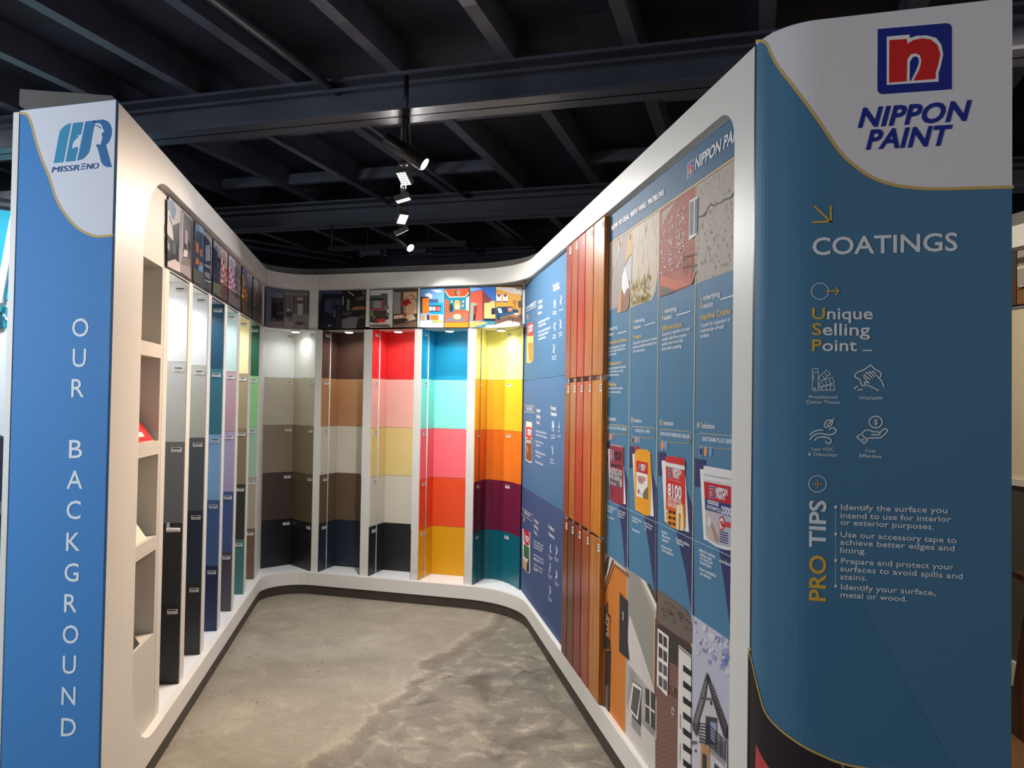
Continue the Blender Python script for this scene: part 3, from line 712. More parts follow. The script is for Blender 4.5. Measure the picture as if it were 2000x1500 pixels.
def f(pr):
    rect(pr, um+.002, u1-.004, Z0, Z1, (78, 64, 56), 1); pr.poly([(62, 238), (265, 228), (262, 560), (65, 560)], (190, 154, 124), 2)
    pr.poly([(-90, 230), (20, 240), (20, 560), (-90, 560)], (130, 128, 120), 2)
    for a, b2 in (((70, 350), (150, 280)), ((150, 280), (230, 300)), ((180, 250), (260, 380)), ((120, 370), (200, 330)), ((200, 330), (262, 350))): pr.line([a, b2], .004, (84, 62, 46), 3)
    for x, y, r in ((70, 390, 34), (110, 370, 40), (150, 395, 34), (55, 420, 30), (100, 420, 34), (130, 350, 22)): pr.ellipse(x, y, r, r*.7, (176, 52, 48), 4)
    pr.line([(95, 430), (85, 520)], .006, (70, 40, 34), 4); pr.poly([(65, 540), (105, 540), (115, 600), (60, 610)], (170, 60, 46), 5)
    pr.poly([(-80, 590), (200, 560), (255, 640), (120, 680), (-90, 690)], (206, 178, 146), 4); pr.poly([(-90, 640), (90, 620), (150, 660), (-20, 720), (-95, 700)], (66, 50, 44), 5); pr.poly([(160, 690), (262, 670), (258, 760), (-90, 765), (-90, 730)], (122, 96, 78), 5)
half(t, PB, f, B2)
# D: bright colour-block print
u0, u1 = span(PB, 820, 916); um = PB.px(868, 600)[0]
t = photo_thing(PB, u0, u1, 'photo print of a blue and orange block house beside an orange ceilinged lounge')
def f(pr):
    rect(pr, u0+.004, um-.002, Z0, Z1, (112, 164, 222), 1); pr.poly([(380, 270), (440, 245), (500, 280), (490, 330), (400, 320)], (226, 234, 244), 2); pr.poly([(470, 200), (620, 200), (650, 230), (560, 240)], (214, 226, 242), 2)
    pr.poly([(320, 305), (445, 305), (445, 325), (350, 330), (350, 550), (320, 550)], (48, 52, 70), 3); pr.poly([(348, 328), (446, 326), (446, 548), (348, 556)], (240, 122, 40), 4)
    pr.poly([(446, 340), (585, 340), (585, 395), (446, 395)], (70, 92, 128), 3); pr.poly([(446, 400), (660, 395), (660, 565), (480, 565), (446, 540)], (30, 150, 232), 4); pr.poly([(446, 435), (628, 432), (620, 530), (446, 530)], (54, 56, 74), 5)
    for x, c in ((470, (230, 232, 238)), (520, (210, 214, 222)), (560, (220, 90, 90)), (595, (216, 110, 96))): pr.ellipse(x, 485, 22, 34, c, 6)
    pr.poly([(315, 565), (665, 570), (665, 660), (315, 660)], (170, 178, 190), 3); pr.poly([(470, 580), (590, 582), (590, 655), (470, 655)], (236, 116, 46), 4); pr.poly([(415, 575), (455, 575), (455, 655), (415, 655)], (76, 52, 56), 4); pr.poly([(335, 585), (375, 585), (375, 650), (335, 650)], (228, 150, 60), 4)
    pr.poly([(310, 665), (665, 660), (665, 765), (308, 765)], (206, 214, 224), 4); pr.poly([(490, 665), (668, 668), (668, 695), (500, 695)], (158, 170, 70), 5); pr.poly([(390, 660), (480, 655), (490, 690), (395, 692)], (226, 222, 214), 5)
half(t, PB, f, B2)
def f(pr):
    rect(pr, um+.002, u1-.004, Z0, Z1, (30, 118, 140), 1); pr.poly([(690, 190), (1045, 180), (1040, 240), (985, 305), (755, 310), (690, 215)], (226, 78, 46), 2); pr.ellipse(872, 245, 46, 52, (110, 70, 52), 3); pr.ellipse(888, 245, 30, 48, (150, 120, 96), 4)
    pr.line([(690, 220), (755, 310), (985, 305), (1045, 245)], .006, (240, 214, 190), 4)
    pr.poly([(690, 330), (750, 380), (750, 545), (690, 560)], (206, 84, 50), 3); pr.poly([(1000, 330), (1050, 290), (1045, 520), (1000, 500)], (196, 204, 210), 3)
    pr.poly([(825, 490), (825, 390), (850, 358), (890, 358), (918, 390), (918, 490)], (240, 150, 84), 4); pr.poly([(850, 490), (850, 440), (875, 415), (895, 440), (895, 490)], (250, 226, 196), 5)
    for x, y in ((790, 378), (960, 378), (955, 440)): pr.ellipse(x, y, 15, 20, (226, 150, 130), 5)
    pr.ellipse(780, 470, 30, 60, (34, 56, 58), 5); pr.poly([(690, 560), (830, 540), (820, 500), (960, 500), (1045, 520), (1040, 690), (690, 690)], (216, 86, 54), 5)
    pr.poly([(700, 680), (770, 590), (940, 585), (1010, 680)], (112, 108, 112), 6); pr.ellipse(872, 605, 58, 40, (216, 178, 120), 7); pr.ellipse(872, 585, 52, 22, (232, 204, 150), 8)
    pr.poly([(960, 540), (1045, 560), (1040, 660), (1000, 660)], (220, 94, 84), 7); pr.poly([(680, 695), (1045, 690), (1040, 765), (680, 765)], (228, 132, 40), 6)
half(t, PB, f, B2)
# E
u0, u1 = span(PB, 918.5, 1018.5); um = PB.px(968, 600)[0]
t = photo_thing(PB, u0, u1, 'photo print of a red sculptural house and a yellow room with a navy sofa')
def f(pr):
    rect(pr, u0+.004, um-.002, Z0, Z1, (52, 110, 196), 1); pr.poly([(1070, 170), (1170, 165), (1245, 190), (1075, 230)], (120, 168, 222), 2)
    pr.poly([(1075, 245), (1245, 198), (1250, 665), (1140, 665), (1160, 400), (1075, 385)], (214, 86, 66), 3); pr.poly([(1245, 198), (1390, 350), (1375, 385), (1275, 400), (1270, 640), (1248, 660)], (120, 62, 62), 4)
    pr.poly([(1075, 390), (1165, 400), (1140, 660), (1070, 660)], (150, 150, 132), 4); pr.poly([(1120, 440), (1168, 440), (1140, 660), (1110, 660)], (44, 34, 48), 5); pr.poly([(1130, 450), (1150, 445), (1140, 570), (1125, 580)], (190, 70, 70), 6)
    pr.poly([(1278, 400), (1370, 390), (1370, 370), (1442, 368), (1442, 632), (1275, 632)], (228, 186, 118), 5); pr.poly([(1275, 632), (1442, 632), (1442, 672), (1262, 665)], (26, 40, 62), 5)
    pr.poly([(1065, 665), (1440, 668), (1440, 765), (1062, 765)], (66, 132, 150), 4); pr.poly([(1065, 672), (1260, 680), (1330, 700), (1100, 765), (1062, 765)], (240, 192, 116), 5)
    for k in range(3): pr.line([(1075, 695+22*k), (1270-20*k, 688+26*k)], .004, (196, 120, 64), 6)
    pr.poly([(1380, 765), (1440, 710), (1440, 765)], (70, 110, 60), 6); pr.poly([(1385, 480), (1442, 472), (1442, 570), (1385, 572)], (30, 48, 66), 6)
half(t, PB, f, B2)
def f(pr):
    rect(pr, um+.002, u1-.004, Z0, Z1, (232, 164, 50), 1); pr.poly([(1460, 165), (1840, 160), (1840, 280), (1470, 180)], (206, 196, 186), 2); pr.line([(1458, 180), (1760, 262)], .004, (246, 240, 230), 3)
    for x in (1460, 1556): pr.poly([(x, 258), (x+76, 268), (x+72, 388), (x, 386)], (238, 234, 230), 3); pr.poly([(x+4, 262), (x+70, 272), (x+34, 318)], (34, 32, 40), 4); pr.poly([(x+20, 262), (x+54, 268), (x+36, 292)], (224, 90, 70), 5); pr.poly([(x, 368), (x+73, 370), (x+72, 388), (x, 386)], (66, 86, 126), 4)
    pr.poly([(1452, 470), (1480, 455), (1700, 450), (1710, 490), (1790, 500), (1785, 560), (1520, 610), (1510, 660), (1452, 640)], (28, 62, 92), 4); pr.poly([(1520, 550), (1780, 530), (1780, 560), (1520, 615)], (38, 86, 124), 5)
    pr.poly([(1476, 480), (1525, 475), (1552, 545), (1500, 552)], (214, 216, 218), 6); pr.poly([(1630, 475), (1695, 465), (1705, 520), (1640, 528)], (232, 146, 112), 6)
    pr.line([(1735, 400), (1738, 480)], .004, (60, 50, 40), 4); pr.poly([(1705, 365), (1750, 360), (1755, 410), (1705, 412)], (176, 118, 66), 5)
    pr.poly([(1450, 640), (1838, 560), (1838, 765), (1450, 765)], (110, 82, 70), 3); pr.poly([(1455, 720), (1640, 660), (1838, 700), (1838, 730), (1720, 765), (1540, 765)], (228, 214, 196), 4)
    pr.poly([(1620, 590), (1700, 560), (1825, 575), (1760, 620)], (160, 116, 76), 6); pr.line([(1650, 600), (1640, 690)], .004, (60, 40, 30), 6); pr.line([(1700, 620), (1710, 725)], .004, (60, 40, 30), 6); pr.line([(1820, 580), (1825, 640)], .004, (60, 40, 30), 6)
    pr.ellipse(1760, 565, 40, 18, (206, 196, 180), 7); pr.poly([(1780, 370), (1838, 360), (1838, 470), (1790, 470)], (84, 62, 50), 4)
    for a in range(5): pr.line([(1800, 190), (1800+60*math.cos(a), 190+22*math.sin(a*1.7))], .004, (34, 30, 30), 5)
half(t, PB, f, B2)

# ------------------------------------------------------------------ left front sign
GOLD = (206, 172, 104)
BLUE_L = (72, 134, 196)
LS = Surf([(-2.398, 2.12), (-1.9985, 2.12)])
t = thing('sign_panel', (-2.19, 2.13, 0), 'tall blue front sign panel lettered OUR BACKGROUND with white top', 'sign')
mb = MB(); LS.slab(mb, 0, LS.u[-1], .02, ZT, 0, .012, lin(BLUE_L)); mb.build('panel', PRINT, t)
mb = MB(); mb.box(ident, -2.424, -2.399, 2.117, 2.17, 0, ZT-.006); mb.box(ident, -2.432, -2.424, 2.14, 2.17, 0, ZT-.02); mb.build('edge_trim', WHITE, t)
pr = Print(LS)
crv = catmull([(42, 221), (52, 224), (61, 240), (70, 275), (82, 312), (96, 345), (110, 388), (126, 416), (146, 440), (168, 455), (192, 462), (224, 459)], 4)
uvc = [pr.P(*p) for p in crv]; uvc[0] = (0, uvc[0][1]); uvc[-1] = (LS.u[-1], uvc[-1][1])
for a, b_ in zip(uvc, uvc[1:]): pr.uv([a, b_, (b_[0], ZT-.001), (a[0], ZT-.001)], (222, 222, 230), 1)
pr.line(uvc, .008, GOLD, 2, px=False)
pr.build('white_field', t)
pr = Print(LS, (90, 220, 11.536))
pr.poly(catmull([(175, 1140), (300, 490), (330, 400), (400, 320), (480, 265), (570, 240)], 2)+[(395, 1120)], (60, 146, 186), 2)
pr.poly([(612, 240), (845, 210), (795, 480), (760, 510), (690, 520), (740, 545), (680, 590), (620, 660), (590, 740), (590, 830), (640, 785), (720, 775), (725, 800), (665, 1090), (440, 1110)], (58, 138, 180), 2)
pr.poly([(890, 200), (1105, 178), (1095, 290), (1050, 500), (1010, 750), (975, 890), (910, 980), (830, 1050), (705, 1085)], (56, 122, 172), 2)
pr.poly([(1080, 180), (1290, 155), (1390, 195), (1460, 280), (1490, 390), (1480, 520), (1430, 650), (1355, 735), (1485, 1230), (1390, 1230), (1300, 1195), (1250, 1120), (1165, 790), (1130, 760), (1145, 715), (1235, 720), (1250, 650), (1280, 560), (1255, 500), (1260, 455), (1325, 435), (1285, 370), (1250, 270), (1180, 235), (1090, 250)], (52, 108, 164), 2)
pr.line([(1095, 295), (1150, 295), (1200, 320), (1230, 355)], .003, (52, 108, 164), 3)
pr.text('MISSR', (125, 1352), (750, 1300), 125, (44, 88, 150), 3, shear=.2); pr.text('MISSR', (133, 1352), (760, 1300), 125, (44, 88, 150), 3.3, shear=.2)
for y in (1165, 1222, 1280): pr.poly([(780+(1280-y)*.18, y+12), (868+(1280-y)*.18, y+4), (874+(1280-y)*.18, y-22), (786+(1280-y)*.18, y-14)], (44, 88, 150), 3)
pr.text('NO', (905, 1280), (1184, 1262), 125, (44, 88, 150), 3, shear=.2); pr.text('NO', (913, 1280), (1192, 1262), 125, (44, 88, 150), 3.3, shear=.2)
pr.build('logo', t)
pr = Print(LS)
WL = (232, 236, 242)
for ch, x, y, wd in (('O', 157, 640, 32), ('U', 155, 699, 26), ('R', 152, 758, 25), ('B', 148, 877, 26), ('A', 146, 937, 31), ('C', 144, 996, 28), ('K', 143, 1058, 27), ('G', 140, 1118, 28), ('R', 138, 1178, 25), ('O', 138, 1239, 31), ('U', 135.5, 1298, 26), ('N', 134, 1359, 27), ('D', 134, 1420, 29)):
    pr = Print(LS); pr.text(ch, (x-wd/2, y+17.5), (x+wd/2, y+17.5), 35, WL, 2, bold=.004); pr.build('letter', t)

# ------------------------------------------------------------------ right front sign (rounded corner)
BLUE_R = (74, 120, 152)
cx = (SRF-SN.y*2.12)/SN.x
tc_ = (2.12-SN.y*SRF)/TD.y
arc = fillet(W2(SRF, 2.3), (cx, 2.12), (1, 2.12), .10, 12)
RS = Surf([W2(SRF, 2.006)]+arc+[(.573, 2.12)])
t = thing('sign_panel', (.3, 2.2, 0), 'large blue COATINGS sign panel with rounded corner and red logo', 'sign')
mb = MB(); RS.slab(mb, 0, RS.u[-1], .02, ZT, 0, .012, lin(BLUE_R)); mb.build('panel', PRINT, t)
mb = MB(); mb.prism([W2(SRF+.01, 2.02)]+[tuple(RS.at(u, 0, -.013).xy) for u in RS.u[1:]]+[(.565, 2.5), W2(1.42, 2.3)], 0, ZT-.004); mb.build('core', CAPM, t)
mb = MB(); mb.box(W, SRF-.0005, SRF+.02, 2.006, 2.014, .02, ZT); mb.build('shadow_gap', BLACKP, t)
pr = Print(RS)
crv = catmull([(1477, 81), (1488, 80), (1498, 86), (1507, 106), (1520, 130), (1545, 163), (1570, 196), (1595, 231), (1620, 268), (1640, 296), (1665, 321), (1700, 345), (1740, 360), (1785, 367), (1840, 369), (1977, 365)], 4)
uvc = [pr.P(*p) for p in crv]; uvc[0] = (0, uvc[0][1]); uvc[-1] = (RS.u[-1], uvc[-1][1])
for a, b_ in zip(uvc, uvc[1:]): pr.uv([a, b_, (b_[0], ZT-.001), (a[0], ZT-.001)], (224, 220, 222), 1)
pr.line(uvc, .0075, GOLD, 2, px=False)
pr.build('white_field', t)
pr = Print(RS, (1450, 1240, 5.77))
crv = catmull([(62, 140), (100, 265), (140, 430), (190, 640), (240, 820), (300, 930), (400, 1040), (520, 1140), (700, 1260), (880, 1350), (1100, 1440), (1380, 1500), (1800, 1560), (2300, 1600), (2950, 1620)], 4)
uvc = [pr.P(*p) for p in crv]; uvc[0] = (0, uvc[0][1]); uvc[-1] = (RS.u[-1], uvc[-1][1])
for a, b_ in zip(uvc, uvc[1:]): pr.uv([a, b_, (b_[0], .03), (a[0], .03)], (52, 44, 46), 2)
pr.line(uvc, .0055, GOLD, 3, px=False)
pr.poly([(160, 1230), (210, 1340), (310, 1500), (420, 1640), (500, 1900), (140, 1900)], (214, 84, 84), 3)
pr.line([(1120, 1462), (1200, 1600)], .003, (170, 168, 170), 3)
pr.uv([RS.px(1672, 1165), RS.px(1865, 1500), RS.px(1690, 1490), RS.px(1600, 1440), RS.px(1560, 1380), RS.px(1560, 1200)], (69, 117, 151), 1)
pr.build('lower_graphic', t)
pr = Print(RS, (1500, 0, 3))
pr.poly([(635, 164), (1046, 129), (1070, 134), (1085, 156), (1085, 532), (668, 562), (642, 553), (632, 530)], (232, 230, 232), 2)
pr.poly([(642, 172), (1045, 137), (1064, 142), (1077, 160), (1077, 525), (668, 554), (648, 546), (640, 528)], (22, 40, 132), 3)
pr.poly([(695, 217), (828, 205), (830, 226), (870, 212), (930, 210), (985, 225), (1015, 265), (1025, 320), (1012, 385), (998, 430), (998, 480), (695, 500)], (236, 234, 234), 4)
pr.poly([(710, 238), (812, 231), (815, 260), (850, 238), (900, 227), (950, 234), (990, 265), (1008, 318), (996, 380), (982, 425), (980, 465), (708, 487)], (208, 34, 34), 5)
pr.poly([(812, 480), (815, 352), (835, 323), (862, 316), (888, 328), (897, 360), (885, 410), (850, 476)], (236, 234, 234), 6)
pr.poly([(828, 477), (830, 366), (848, 338), (866, 334), (880, 346), (882, 368), (868, 410), (836, 476)], (22, 40, 132), 7)
pr.text('NIPPON', (525, 746), (1195, 702), 106, (24, 42, 140), 3, bold=.035, shear=.25, space=1.05)
pr.text('PAINT', (572, 874), (1082, 846), 106, (24, 42, 140), 3, bold=.035, shear=.25, space=1.05)
pr.build('logo', t)
pr = Print(RS, (1500, 0, 3)); G2 = (218, 174, 70); WT = (226, 228, 232)
for a, b_ in (((275, 1212), (366, 1300)), ((367, 1208), (368, 1300)), ((264, 1303), (368, 1299))): pr.line([a, b_], .0045, G2, 3)
pr.text('COATINGS', (260, 1495), (1110, 1468), 98, WT, 3, bold=.014)
pr.k = (1500, 500, 3)
pr.ring(305, 207, 50, 48, .0018, WT, 3); pr.line([(340, 207), (412, 205)], .003, G2, 4); pr.line([(396, 186), (413, 205), (397, 227)], .003, G2, 4)
pr.text('Unique', (258, 370), (614, 370), 65, WT, 3, bold=.014, first=('U', G2)); pr.text('Selling', (258, 463), (598, 466), 67, WT, 3, bold=.014, first=('S', G2)); pr.text('Point', (258, 556), (521, 556), 65, WT, 3, bold=.014, first=('P', G2)); pr.line([(558, 554), (608, 554)], .0028, WT, 3)
pr.ring(290, 1335, 51, 48, .0018, WT, 3); pr.line([(268, 1334), (311, 1334)], .0024, G2, 4); pr.line([(290, 1314), (290, 1356)], .0024, G2, 4)
pr.k = (1560, 700, 7.5)
for s_, a, b_, c_ in (('Preselected', (152, 585), (565, 588), 45), ('Colour Theme', (112, 658), (600, 667), 45), ('Washable', (880, 600), (1230, 600), 47), ('Low VOC', (190, 1350), (512, 1357), 47), ('& Odourless', (137, 1422), (562, 1438), 47), ('Cost', (972, 1374), (1130, 1378), 47), ('Effective', (892, 1446), (1210, 1460), 47)): pr.text(s_, a, b_, c_, WT, 3, bold=.006)
pr.build('lettering', t)
pr = Print(RS, (1560, 700, 7.5)); lw = .0016; L2 = .0028
pr.line(rrect(200, 150, 286, 470, 14), lw, WT, 3, True); pr.line([(202, 203), (285, 203)], lw, WT, 3); pr.line([(220, 235), (220, 320)], lw, WT, 3); pr.ring(238, 443, 12, 12, lw, WT, 3, 12)
pr.line([(290, 275), (405, 172), (465, 225), (345, 330), (290, 380)], lw, WT, 3); pr.line([(330, 240), (385, 300)], lw, WT, 3); pr.line([(372, 205), (425, 262)], lw, WT, 3); pr.line([(292, 282), (340, 332)], lw, WT, 3)
pr.line([(345, 325), (490, 278), (525, 350), (290, 440)], lw, WT, 3)
for x in (300, 345, 395, 450): pr.line([(x, 380-(x-300)*.5), (x+24, 430-(x-300)*.32)], lw, WT, 3)
pr.line([(380, 395), (520, 392), (526, 465), (285, 468)], lw, WT, 3)
for x in (340, 403, 462): pr.line([(x, 400), (x, 466)], lw, WT, 3)
pr.smooth([(960, 400), (920, 385), (890, 310), (820, 265), (860, 205), (960, 165), (1020, 120), (1060, 105), (1110, 155), (1190, 200), (1205, 240), (1190, 275)], L2, WT, 3)
pr.smooth([(960, 400), (1000, 388)], L2, WT, 3)
pr.smooth([(950, 262), (965, 240), (1000, 275), (1040, 310)], L2, WT, 3); pr.smooth([(985, 215), (1005, 210), (1075, 290)], L2, WT, 3); pr.smooth([(1030, 200), (1050, 205), (1105, 268)], L2, WT, 3); pr.smooth([(1075, 200), (1100, 200), (1150, 265), (1210, 330), (1245, 415)], L2, WT, 3); pr.smooth([(950, 262), (1000, 335), (1035, 360), (970, 350), (975, 380), (1080, 425), (1165, 470)], L2, WT, 3)
pr.smooth([(815, 445), (835, 420), (868, 412)], L2, WT, 3); pr.smooth([(868, 465), (900, 455), (930, 462)], L2, WT, 3)
pr.smooth([(383, 1003), (380, 960), (420, 910), (470, 905), (495, 930), (470, 980), (420, 1003)], L2, WT, 3, True); pr.line([(418, 975), (515, 885)], L2, WT, 4)
pr.smooth([(168, 1115), (220, 1075), (290, 1052), (350, 1050)], L2, WT, 3); pr.smooth([(168, 1185), (230, 1120), (320, 1100), (430, 1118), (510, 1105), (548, 1060), (520, 1020), (475, 1020), (452, 1040)], L2, WT, 3); pr.smooth([(235, 1200), (270, 1165), (340, 1150), (430, 1165), (475, 1200), (460, 1240), (420, 1240), (395, 1215)], L2, WT, 3)
pr.ring(1127, 932, 94, 84, L2, WT, 3); pr.text('$', (1100, 968), (1155, 968), 72, WT, 4, bold=.01)
pr.smooth([(920, 1100), (970, 1060), (1030, 1050), (1080, 1072), (1150, 1075), (1190, 1090), (1170, 1118), (1070, 1118)], L2, WT, 3); pr.smooth([(1190, 1085), (1240, 1040), (1275, 1035), (1298, 1060), (1240, 1130), (1180, 1165), (1080, 1165), (1005, 1172)], L2, WT, 3); pr.line([(910, 1105), (850, 1150), (955, 1248), (1010, 1200)], L2, WT, 3, True); pr.line([(930, 1180), (955, 1200)], L2, WT, 3)
pr.build('icons', t)
pr = Print(RS, (1500, 1000, 3))
for s_, a, b_ in (('Identify the surface you', (427, -14), (1050, 6)), ('intend to use for interior', (425, 34), (1073, 58)), ('or exterior purposes.', (425, 74), (972, 102)), ('Use our accessory tape to', (425, 145), (1105, 182)), ('achieve better edges and', (423, 190), (1092, 228)), ('lining.', (423, 238), (578, 244)), ('Prepare and protect your', (427, 300), (1087, 338)), ('surfaces to avoid spills and', (423, 345), (1140, 392)), ('stains.', (423, 393), (582, 401)), ('Identify your surface,', (427, 452), (980, 488)), ('metal or wood.', (425, 498), (815, 524))): pr.text(s_, a, b_, 31, WT, 3, bold=.011)
for y in (-30, 128, 282, 433): pr.ellipse(396, y, 9, 9, WT, 3, 12)
pr.line([(396, -30), (396, 433)], .0012, (196, 206, 216), 2)
def vtext(pr, body, x_base, y0, y1, cap, col):
    vs_, fs = text_geo(body, .02); a = pr.P(x_base, y0); b_ = pr.P(x_base, y1); c = pr.P(x_base-cap, y0)
    x0 = min(v[0] for v in vs_); x1 = max(v[0] for v in vs_)
    for f_ in fs: pr.s.poly(pr.m, [(a[0]+(c[0]-a[0])*vs_[i][1]/caph(), a[1]+(b_[1]-a[1])*(vs_[i][0]-x0)/(x1-x0)) for i in f_], .0018, lin(col))
vtext(pr, 'PRO', 337, 524, 256, 94, G2); vtext(pr, 'TIPS', 337, 208, -66, 94, WT)
pr.build('tips_lettering', t)

# ------------------------------------------------------------------ right wall: wall-problem poster
PRS = Surf([W2(.994, 5.765), W2(.994, 2.09)])
BP = (76, 126, 160); BPH = (60, 100, 134)
RW = (1000, 500, 3); R0 = (1000, 0, 3); R1 = (1000, 1000, 3)
t = thing('wall_poster', W(.997, 2.8, ZBT), 'four-column wall problems poster with paint cans and house photos on the right wall', 'poster')
TU = lambda tt: 5.765-tt
mb = MB(); PRS.slab(mb, TU(3.515), TU(2.092), 2.220, 2.347, 0, .005, lin(BPH)); mb.build('header_panel', PRINT, t)
cols_t = [3.515, 3.175, 2.835, 2.48, 2.092]
for a, b_ in zip(cols_t, cols_t[1:]):
    mb = MB(); PRS.slab(mb, TU(a)+.0008, TU(b_)-.0008, ZBT, 2.219, 0, .005, lin(BP)); mb.build('column_panel', PRINT, t)
pr = Print(PRS, (1180, 380, 6.25))
for dx in (0, 3, 6): pr.text('HOW TO DEAL WITH WALL PROBLEMS', (94+dx, 443-dx*.6), (732+dx, 4-dx*.6), 58, (240, 240, 244), 3+dx*.1, bold=.008)
pr.build('header_lettering', t); pr = Print(PRS, R0)
pr.text('NIPPON PAINT', (1073, 995), (1388, 766), 62, WT, 3, bold=.03, shear=.22)
pr.build('header_lettering', t); pr = Print(PRS, R0)
pr.poly([(1030, 962), (1070, 930), (1066, 1020), (1027, 1050)], (230, 230, 234), 2); pr.poly([(1033, 964), (1067, 937), (1063, 1017), (1031, 1042)], (34, 44, 130), 3)
pr.poly([(1038, 972), (1048, 966), (1058, 962), (1063, 975), (1061, 1008), (1036, 1028)], (226, 214, 216), 4); pr.poly([(1040, 976), (1050, 969), (1058, 966), (1061, 977), (1059, 1005), (1053, 1010), (1052, 985), (1046, 990), (1046, 1017), (1039, 1022)], (206, 40, 48), 5)
pr.build('header_logo', t)
# gold rules
pr = Print(PRS)
pr.uv([(TU(3.515), 2.2165), (TU(2.092), 2.2165), (TU(2.092), 2.2225), (TU(3.515), 2.2225)], (232, 184, 98), 2)
for tt in cols_t[1:4]: pr.uv([(TU(tt)-.003, ZBT), (TU(tt)+.003, ZBT), (TU(tt)+.003, 2.218), (TU(tt)-.003, 2.218)], (232, 214, 160), 2)
pr.build('gold_rules', t)
# top pictures of the four columns
K = (1180, 380, 6.25)
def qf(pr, ta, tb, z0, z1, c, layer): rect(pr, TU(ta), TU(tb), z0, z1, c, layer)
pr = Print(PRS, K); rnd = random.Random(3)
uA, uB = TU(3.513), TU(3.18)
pr.uv([(uA, 1.918), (uB-.05, 1.918), (uB-.012, 1.94), (uB, 1.985), (uB, 2.214), (uA, 2.214)], (166, 152, 148), 1)
pr.poly([(185, 565), (240, 530), (150, 830), (120, 1100), (100, 1100), (150, 780)], (186, 174, 168), 2)
pr.poly([(300, 490), (345, 460), (345, 720), (320, 740), (262, 850), (270, 650)], (214, 170, 110), 2); pr.poly([(265, 855), (320, 740), (345, 720), (335, 1090), (300, 1040), (268, 900)], (196, 194, 198), 3)
pr.poly([(262, 865), (320, 1150), (290, 1140), (252, 1230), (220, 1140), (225, 1000)], (236, 234, 228), 4); pr.poly([(215, 1150), (252, 1232), (290, 1150), (322, 1150), (310, 1350), (275, 1420), (205, 1440)], (152, 104, 84), 3)
pr.poly([(210, 1160), (222, 1160), (205, 1440), (165, 1450)], (218, 160, 96), 4); pr.poly([(105, 880), (122, 880), (95, 1120), (78, 1130)], (136, 110, 106), 2); pr.line([(262, 865), (320, 738), (340, 736)], .004, (92, 72, 60), 5)
pr.ellipse(190, 600, 9, 40, (214, 170, 90), 5); pr.ellipse(318, 520, 8, 36, (206, 160, 80), 5)
pr.build('picture', t)
pr = Print(PRS, K); uA, uB = TU(3.172), TU(2.838)
pr.uv([(uA, 1.895), (uB-.075, 1.895), (uB-.03, 1.925), (uB, 2.0), (uB, 2.214), (uA, 2.214)], (208, 190, 168), 1)
for i in range(60):
    u = uA+(uB-uA-.02)*rnd.random(); z = 1.93+.27*rnd.random(); r = .004+.012*rnd.random(); s_ = rnd.choice((-14, -8, 8, 12))
    pr.uv([(u+r*math.cos(a)*.6, z+r*math.sin(a)*1.4) for a in [k*math.pi/3 for k in range(6)]], (208+s_, 190+s_, 168+s_), 2)
for i in range(120):
    k = rnd.random()**1.6; u = uA+.005+(uB-uA-.09)*rnd.random(); z = 1.905+.10*k; r = .004+.009*rnd.random()
    pr.uv([(u+r*math.cos(a), z+r*math.sin(a)) for a in [q*math.pi/3 for q in range(6)]], rnd.choice(((172, 150, 78), (150, 132, 70), (190, 166, 100), (184, 160, 84))), 3)
pr.build('picture', t)
pr = Print(PRS, (1280, 300, 4.6875)); uA, uB = TU(2.832), TU(2.484)
pr.uv([(uA, 1.893), (uB-.06, 1.893), (uB-.015, 1.925), (uB, 1.98), (uB, 2.214), (uA, 2.214)], (176, 84, 64), 1)
pr.poly([(65, 540), (190, 440), (65, 640)], (186, 170, 154), 2)
for i in range(22):
    z = 1.965+.0115*i; pr.uv([(uA+.0, z), (uB, z), (uB, z+.0018), (uA, z+.0018)], (128, 60, 48), 2)
for i in range(150):
    band = rnd.choice(((.02, .07), (.10, .13), (.165, .235), (.17, .25))); u = uA+rnd.uniform(*band); z = 1.97+rnd.random()*.2; w_ = .006+.012*rnd.random()
    pr.uv([(u, z), (u+w_, z), (u+w_, z+.0055), (u, z+.0055)], rnd.choice(((226, 216, 210), (206, 190, 184), (190, 150, 140))), 3)
pr.poly([(318, 430), (398, 385), (390, 735), (312, 800)], (226, 222, 216), 4); pr.poly([(325, 450), (357, 432), (352, 735), (320, 752)], (112, 106, 118), 5); pr.poly([(370, 425), (395, 408), (388, 725), (366, 735)], (104, 100, 112), 5)
pr.poly([(55, 1110), (190, 1160), (380, 1080), (350, 1180), (330, 1200), (190, 1250), (55, 1210)], (206, 104, 76), 4); pr.poly([(55, 1210), (190, 1260), (50, 1310)], (104, 92, 84), 5); pr.poly([(250, 1130), (370, 1110), (340, 1190), (250, 1170)], (196, 92, 66), 5)
for a, b_ in (((255, 950), (385, 920)), ((255, 1045), (380, 1020)), ((262, 950), (258, 1100)), ((340, 930), (336, 1140)), ((295, 945), (292, 1130))): pr.line([a, b_], .0035, (62, 40, 38), 6)
pr.build('picture', t)
pr = Print(PRS, (1280, 300, 4.6875)); uA, uB = TU(2.476), TU(2.092)
pr.uv([(uA, 1.893), (uB, 1.893), (uB, 2.214), (uA, 2.214)], (178, 166, 152), 1)
for i in range(420):
    u = uA+(uB-uA)*rnd.random(); z = 1.897+.312*rnd.random(); r = .0015+.004*rnd.random()*(1.5-(z-1.9)*3); g = rnd.choice((-46, -30, -20, 18, 26))
    pr.uv([(u-r, z-r*.7), (u+r, z-r*.5), (u+r*.6, z+r), (u-r*.5, z+r*.8)], (178+g, 166+g, 152+g), 2)
